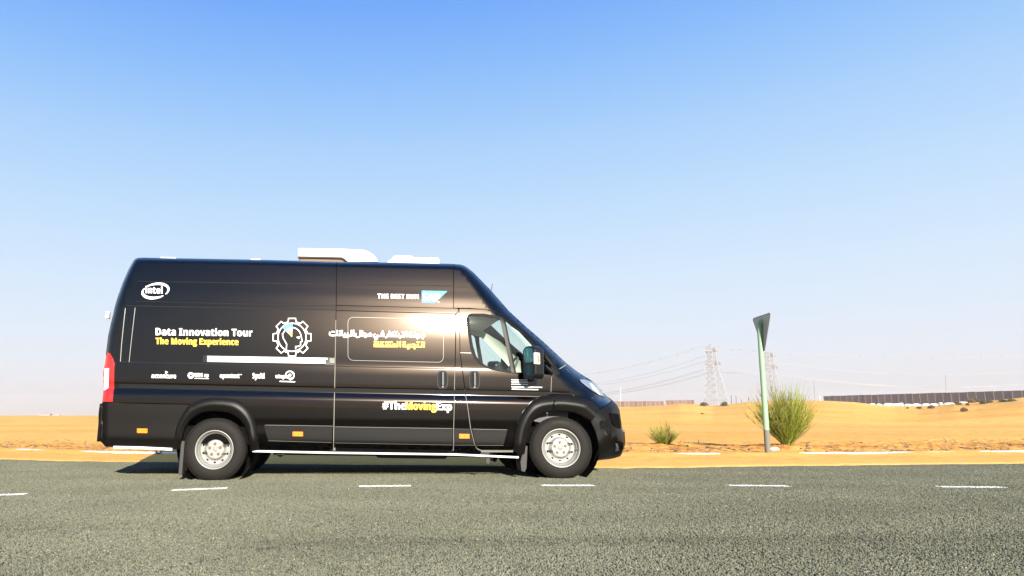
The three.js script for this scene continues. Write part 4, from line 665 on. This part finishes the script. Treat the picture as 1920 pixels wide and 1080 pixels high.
// ---------------------------------------------------------------- far fences, blocks, poles
const fenceMat = [std(0.115, 0.066, 0.046, 0.9), std(0.098, 0.057, 0.04, 0.9), std(0.134, 0.08, 0.056, 0.9)], postMat = std(0.28, 0.225, 0.18, 0.9), capMat = std(0.6, 0.58, 0.54, 0.9);
function fence(label, a, b, height, count, deep, cap) {
  const d = V().subVectors(b, a), len = d.length(), g = thing('boundary_fence', label, 'fence', null, [a.x, a.y, a.z]); g.rotation.y = -Math.atan2(d.z, d.x);
  const w = len / count, slope = (b.y - a.y) / len, pg = box(w * 0.94, height + deep, 0.08, 0, (height - deep) / 2, 0), qg = box(0.16, height + deep + 0.06, 0.16, 0, (height - deep) / 2 + 0.03, 0.02);
  for (let i = 0; i < count; i++) { const m = mesh('fence_panel', pg, fenceMat[(i * 7 + (i >> 2)) % 3], g); m.position.set((i + 0.5) * w, slope * (i + 0.5) * w + rr(-0.05, 0.05), 0); }
  for (let i = 0; i <= count; i++) mesh('fence_post', qg, postMat, g).position.set(i * w, slope * i * w, 0);
  if (cap) for (const k of cap) mesh('fence_cap', box(0.9, 0.22, 0.3), capMat, g).position.set(k * w, slope * k * w + height + 0.1, 0);
}
fence('long brown panel fence climbing the dune behind the scrub', atDepth(1545, 752, 364), atDepth(1936, 744, 270), 2.55, 28, 2.2, [8, 17, 18.4, 24]);
fence('brown panel fence above the dune between the van and the near pylon', atDepth(1096, 763, 328), atDepth(1245, 762, 338), 2.5, 18, 1.5);
fence('short brown panel fence end with a gap before the near pylon', atDepth(1249, 761, 338), atDepth(1302, 760, 343), 2.6, 7, 1.5);
{
  const mats = [std(0.72, 0.7, 0.64, 0.85), std(0.6, 0.58, 0.52, 0.85)], shape = () => { const g = new THREE.IcosahedronGeometry(1, 1), p = g.attributes.position, s = rnd() * 50; for (let i = 0; i < p.count; i++) { const k = 1 + 0.22 * n3(p.getX(i) * 1.3 + s, p.getY(i) * 1.3, p.getZ(i) * 1.3); p.setXYZ(i, p.getX(i) * k, clamp(p.getY(i) * k, -0.6, 0.75), p.getZ(i) * k); } return toCreasedNormals(g, 0.5); };
  [[1635, 757, 12, 3.4], [1648, 757.4, 9, 3.6], [1664, 757.2, 17, 5], [1679, 757, 12, 4.4], [1688.6, 755.6, 8, 6.6], [1702, 757, 14, 3.6], [1717, 756.8, 16, 4], [1735, 756.4, 14, 3.6], [1750, 755.6, 13, 3.2], [1763, 754.6, 6, 6], [1780, 755.4, 18, 2.6], [1806, 754, 18, 2.4]].forEach(([px, py, w, h], i) => {
    const d = 255, p = atDepth(px, py, d), m = tag(mesh('pale_block', shape(), mats[i % 2]), i === 4 ? 'tall pale block standing up from the row below the long fence' : i === 9 ? 'narrow pointed pale block below the long fence' : 'pale low block lying in the row below the long brown fence', 'block', 'pale blocks below the fence');
    m.position.set(p.x, sandHeight(p.x, p.z) + 0.2, p.z); m.scale.set(w / 1312 * d / 2, h / 1312 * d / 1.35 + 0.2, 0.9); m.rotation.y = rr(-0.3, 0.3);
  });
  for (const [px, y0, y1, d, r, mat, label] of [[1371, 758, 742, 210, 0.13, trimGrey, 'tallest dark stake standing on the dune right of the near pylon'], [1380, 756, 742.6, 215, 0.11, trimGrey, 'second dark stake on the dune right of the near pylon'], [1390, 755, 749, 215, 0.1, trimGrey, 'short dark stake on the dune'], [1403.4, 754, 744, 210, 0.12, trimGrey, 'dark stake on the dune crest nearest the sign post'], [1537, 753, 744.6, 330, 0.35, capMat, 'pale stub post at the start of the long fence'],
    [1163.4, 756, 728, 420, 0.14, std(0.75, 0.74, 0.72, 0.6), 'thin white mast rising behind the fence by the van'], [1527.6, 754, 713, 420, 0.1, trimGrey, 'thin grey mast right of the bush'], [1774, 742, 703, 420, 0.1, trimGrey, 'thin grey mast above the long fence']]) {
    const a = atDepth(px, y0, d), b = atDepth(px - (y1 < 720 ? 1.6 : 0), y1, d), g = thing(y1 < 735 ? 'mast' : 'stake', label, y1 < 735 ? 'mast' : 'stake', null, [a.x, a.y - 1.5, a.z]);
    mesh('pole', bar(V(0, 0, 0), V(b.x - a.x, b.y - a.y + 1.5, 0), r, r * 0.75, 8), mat, g);
    mesh('pole_cap', new THREE.SphereGeometry(r * 0.95, 8, 6).translate(b.x - a.x, b.y - a.y + 1.5, 0), mat, g);
  }
  const hp = atDepth(85, 779, 900), hut = thing('distant_shed', 'faint low shed far off on the hazy plain left of the van', 'shed', null, [hp.x, hp.y - 1, hp.z]);
  mesh('shed_wall', box(14, 2.4, 6, 0, 1.6, 0), std(0.3, 0.22, 0.2, 0.9), hut); mesh('shed_roof', box(16, 0.4, 7.6, 0.6, 3, 0), std(0.25, 0.17, 0.16, 0.8), hut); mesh('shed_wall', box(8, 1.6, 5, 15, 1.2, 0), std(0.33, 0.24, 0.2, 0.9), hut);
}

// ---------------------------------------------------------------- pylons and power lines
const galv = std(0.3, 0.28, 0.265, 0.6, { metalness: 0.2 });
const pylonParts = (() => {
  const HT = 51, half = (y) => (y < 33 ? lerp(7.2, 2.9, y / 33) : lerp(2.9, 2.4, (y - 33) / 18)), corner = (y, k) => V([1, 1, -1, -1][k] * half(y), y, [1, -1, -1, 1][k] * half(y));
  const legs = [0, 1, 2, 3].map((k) => { const g = []; for (const [a, b] of [[0, 11], [11, 22], [22, 33], [33, 42], [42, 50]]) g.push(bar(corner(a, k), corner(b, k), 0.3, 0.26, 4)); return join(g); });
  const lev = [0, 7, 13.5, 19, 24, 28.5, 33, 36, 39, 42, 45, 48, 50], brace = [];
  for (let i = 0; i < lev.length - 1; i++) for (let k = 0; k < 4; k++) { const n = (k + 1) % 4; brace.push(bar(corner(lev[i], k), corner(lev[i + 1], n), 0.12, 0.12, 3), bar(corner(lev[i], n), corner(lev[i + 1], k), 0.12, 0.12, 3)); if (i) brace.push(bar(corner(lev[i], k), corner(lev[i], n), 0.11, 0.11, 3)); }
  const arm = (y, reach, up) => [-1, 1].map((s) => { const tip = V(s * reach, y - 0.2, 0), g = []; for (const z of [-1, 1]) { const a = V(s * half(y), y, z * half(y)), b = V(s * half(y + up), y + up, z * half(y + up)); g.push(bar(a, tip, 0.3, 0.22, 4), bar(b, tip, 0.26, 0.2, 4)); for (let i = 1; i < 6; i++) { const t = i / 6; g.push(bar(V().lerpVectors(a, tip, t), V().lerpVectors(b, tip, Math.max(0, t - 0.12)), 0.14, 0.14, 3)); g.push(bar(V().lerpVectors(a, tip, t), V().lerpVectors(b, tip, t - 0.16 < 0 ? 0 : t - 0.16).setZ(-V().lerpVectors(b, tip, t).z), 0.14, 0.14, 3)); } } for (let i = 0; i < 6; i++) { const t = i / 6, a = V(s * half(y), y, half(y)).lerp(tip, t), b = V(s * half(y), y, -half(y)).lerp(tip, t), c = V(s * half(y), y, -half(y)).lerp(tip, (i + 1) / 6); g.push(bar(a, b, 0.14, 0.14, 3), bar(a, c, 0.14, 0.14, 3)); } return join(g); });
  const arms = [...arm(36, 11.5, 3.4), ...arm(46.4, 8.6, 3)], horn = join([bar(V(-8.6, 46.2, 0), V(-8.9, 50.6, 0), 0.13, 0.08, 4), bar(V(1.4, 50, 0), V(0, 51.5, 0), 0.13, 0.1, 4), bar(V(-1.4, 50, 0), V(0, 51.5, 0), 0.13, 0.1, 4)]);
  const insul = (x, y) => { const g = []; for (let i = 0; i < 9; i++) g.push(new THREE.CylinderGeometry(0.2, 0.26, 0.24, 6).translate(x, y - 0.5 - i * 0.42, 0)); return join(g); };
  return { legs, brace: join(brace), arms, horn, ins: [insul(-11.3, 35.8), insul(11.3, 35.8), insul(-8.4, 46.2), insul(8.4, 46.2), insul(-6.2, 35.8), insul(6.2, 35.8)], tips: [V(-11.3, 31.6, 0), V(11.3, 31.6, 0), V(-8.4, 42, 0), V(8.4, 42, 0), V(-6.2, 31.6, 0), V(6.2, 31.6, 0)], top: [V(-8.9, 50.6, 0), V(0, 51.5, 0)] };
})();
function pylon(label, px, depth, topY, turnY) {
  const top = atDepth(px, topY, depth), g = thing('power_pylon', label, 'pylon', null, [top.x, top.y - 51.5, top.z]); g.rotation.y = turnY;
  pylonParts.legs.forEach((l) => mesh('leg', l, galv, g)); mesh('lattice_bracing', pylonParts.brace, galv, g); pylonParts.arms.forEach((l) => mesh('cross_arm', l, galv, g)); mesh('earth_peak', pylonParts.horn, galv, g); pylonParts.ins.forEach((l) => mesh('insulator', l, std(0.28, 0.22, 0.2, 0.4), g));
  g.updateMatrixWorld(true); return g;
}
const pylons = [pylon('lattice power pylon hidden behind the nose of the van', 985, 860, 706, 0.5), pylon('near lattice power pylon standing clear above the dune', 1332, 560, 646.5, 0.5), pylon('lattice power pylon half hidden by the leaning sign post and bush', 1440, 610, 656.5, 0.45), pylon('lattice power pylon standing past the end of the long fence', 2160, 560, 640, 0.5)];
const wireMat = std(0.3, 0.3, 0.31, 0.6), ballMat = std(0.25, 0.12, 0.1, 0.6), ballGeo = new THREE.SphereGeometry(0.42, 10, 8);
for (let s = 0; s < 3; s++) {
  const A = pylons[s], B = pylons[s + 1], where = ['between the van and the near pylon', 'between the two pylons by the sign', 'above the long brown fence'][s];
  const hang = (p, q, sag, r) => { const pts = []; for (let i = 0; i <= 24; i++) { const t = i / 24, v = V().lerpVectors(p, q, t); v.y -= sag * 4 * t * (1 - t); pts.push(v); } return { pts, geo: new THREE.TubeGeometry(new THREE.CatmullRomCurve3(pts), 48, r, 4) }; };
  pylonParts.tips.forEach((t, i) => { const w = hang(t.clone().applyMatrix4(A.matrixWorld), t.clone().applyMatrix4(B.matrixWorld), [11, 2.2, 15][s], 0.09); tag(mesh('power_line', w.geo, wireMat), `thin grey ${i === 2 || i === 3 ? 'upper' : 'lower'} power line hanging ${where}`, 'power line', `${i === 2 || i === 3 ? 'upper' : 'lower'} lines ${where}`); });
  pylonParts.top.forEach((t, i) => { const w = hang(t.clone().applyMatrix4(A.matrixWorld), t.clone().applyMatrix4(B.matrixWorld), [9, 1.6, 10][s], 0.05), g = thing('earth_wire', `faint top wire carrying small marker balls ${where}`, 'power line', `marker wires ${where}`); mesh('wire', w.geo, wireMat, g); for (let k = 2; k < 24; k += s === 1 ? 9 : 3) { const b = mesh('marker_ball', ballGeo, ballMat, g); b.position.copy(w.pts[Math.min(24, k + i)]); } });
}
// piece of white litter at the foot of the post
{ const p = onGround(1452, 842.4, 0.1), g = thing('litter', 'crumpled white bag lying between the sign post and the bush', 'litter', null, [p.x, sandHeight(p.x, p.z), p.z]); const q = new THREE.IcosahedronGeometry(1, 2), a = q.attributes.position; for (let i = 0; i < a.count; i++) { const k = 1 + 0.35 * n3(a.getX(i) * 2, a.getY(i) * 2 + 7, a.getZ(i) * 2); a.setXYZ(i, a.getX(i) * k * 0.085, Math.max(-0.01, a.getY(i) * k * 0.05), a.getZ(i) * k * 0.06); } mesh('bag', toCreasedNormals(q, 0.4), std(0.75, 0.74, 0.7, 0.6), g); }

// loose and bedded stone chips that stand out of the asphalt
{
  const chip = new THREE.IcosahedronGeometry(1, 0), p = chip.attributes.position; for (let i = 0; i < p.count; i++) { const k = 1 + 0.3 * n3(p.getX(i) * 1.7, p.getY(i) * 1.7, p.getZ(i) * 1.7); p.setXYZ(i, p.getX(i) * k, p.getY(i) * k, p.getZ(i) * k); } chip.computeVertexNormals();
  const dashes = DASHES.map(([x0, y0, x1, y1]) => [onGround(x0, y0), onGround(x1, y1)]), N = 940000, im = new THREE.InstancedMesh(chip, phys(0.132, 0.132, 0.094, 0.9, { specularIntensity: 0.1 }), N), m = new THREE.Matrix4(), q = new THREE.Quaternion(), e = new THREE.Euler(), pos = V(), sc = V(), c = new THREE.Color(); let k = 0;
  while (k < N) {
    const z = -Math.sqrt(lerp(2.7 * 2.7, 12.4 * 12.4, rnd())), px = rr(-420, 2340), x = z * -1 * (px - CX) / 1290; if (rnd() < smooth(0, 380, Math.max(-40 - px, px - 1960))) continue; if (z < zEdge(x) + 0.1) continue;
    if (z > -7 && near(crack, x, z) < 0.028 * (0.7 + 0.6 * n2(x * 4, z * 4)) && rnd() < 0.8) continue;   // chips have broken out along the joint
    const rubbed = z > -8 ? 1 - 0.3 * Math.exp(-((near(track, x, z) / 0.17) ** 2)) * (0.6 + 0.4 * n2(x * 2, z * 6)) : 1, r = 0.0032 + 0.003 * rnd(), wear = n2(x * 0.5, z * 0.8);
    e.set(rnd() * 0.7, rnd() * 6.28, rnd() * 0.7); q.setFromEuler(e); pos.set(x, r * rr(0.0, 0.6), z); sc.set(r * rr(0.8, 1.3), r * rr(1.1, 1.7), r * rr(0.7, 1.1)); m.compose(pos, q, sc); im.setMatrixAt(k, m);
    const v = (rnd() < 0.14 ? rr(0.4, 0.7) : rr(0.75, 1.25)) * (rnd() < 0.02 ? 1.7 : 1) * (0.95 + 0.1 * wear) * rubbed; const painted = dashes.some(([a, b]) => x > a.x && x < b.x && Math.abs(z - lerp(a.z, b.z, (x - a.x) / (b.x - a.x))) < 0.066); if (painted) im.setColorAt(k, c.setRGB(3.5, 3.5, 4.7)); else im.setColorAt(k, c.setRGB(v, v * rr(0.96, 1.02), v * rr(0.88, 1.08))); k++;   // chips under a dash carry its white paint
  }
  im.name = 'road_chips'; im.userData = { kind: 'stuff', label: 'pale stone chips standing out of the worn asphalt', category: 'stone chips' }; im.castShadow = im.receiveShadow = true; scene.add(im);
}

renderer.render(scene, camera);
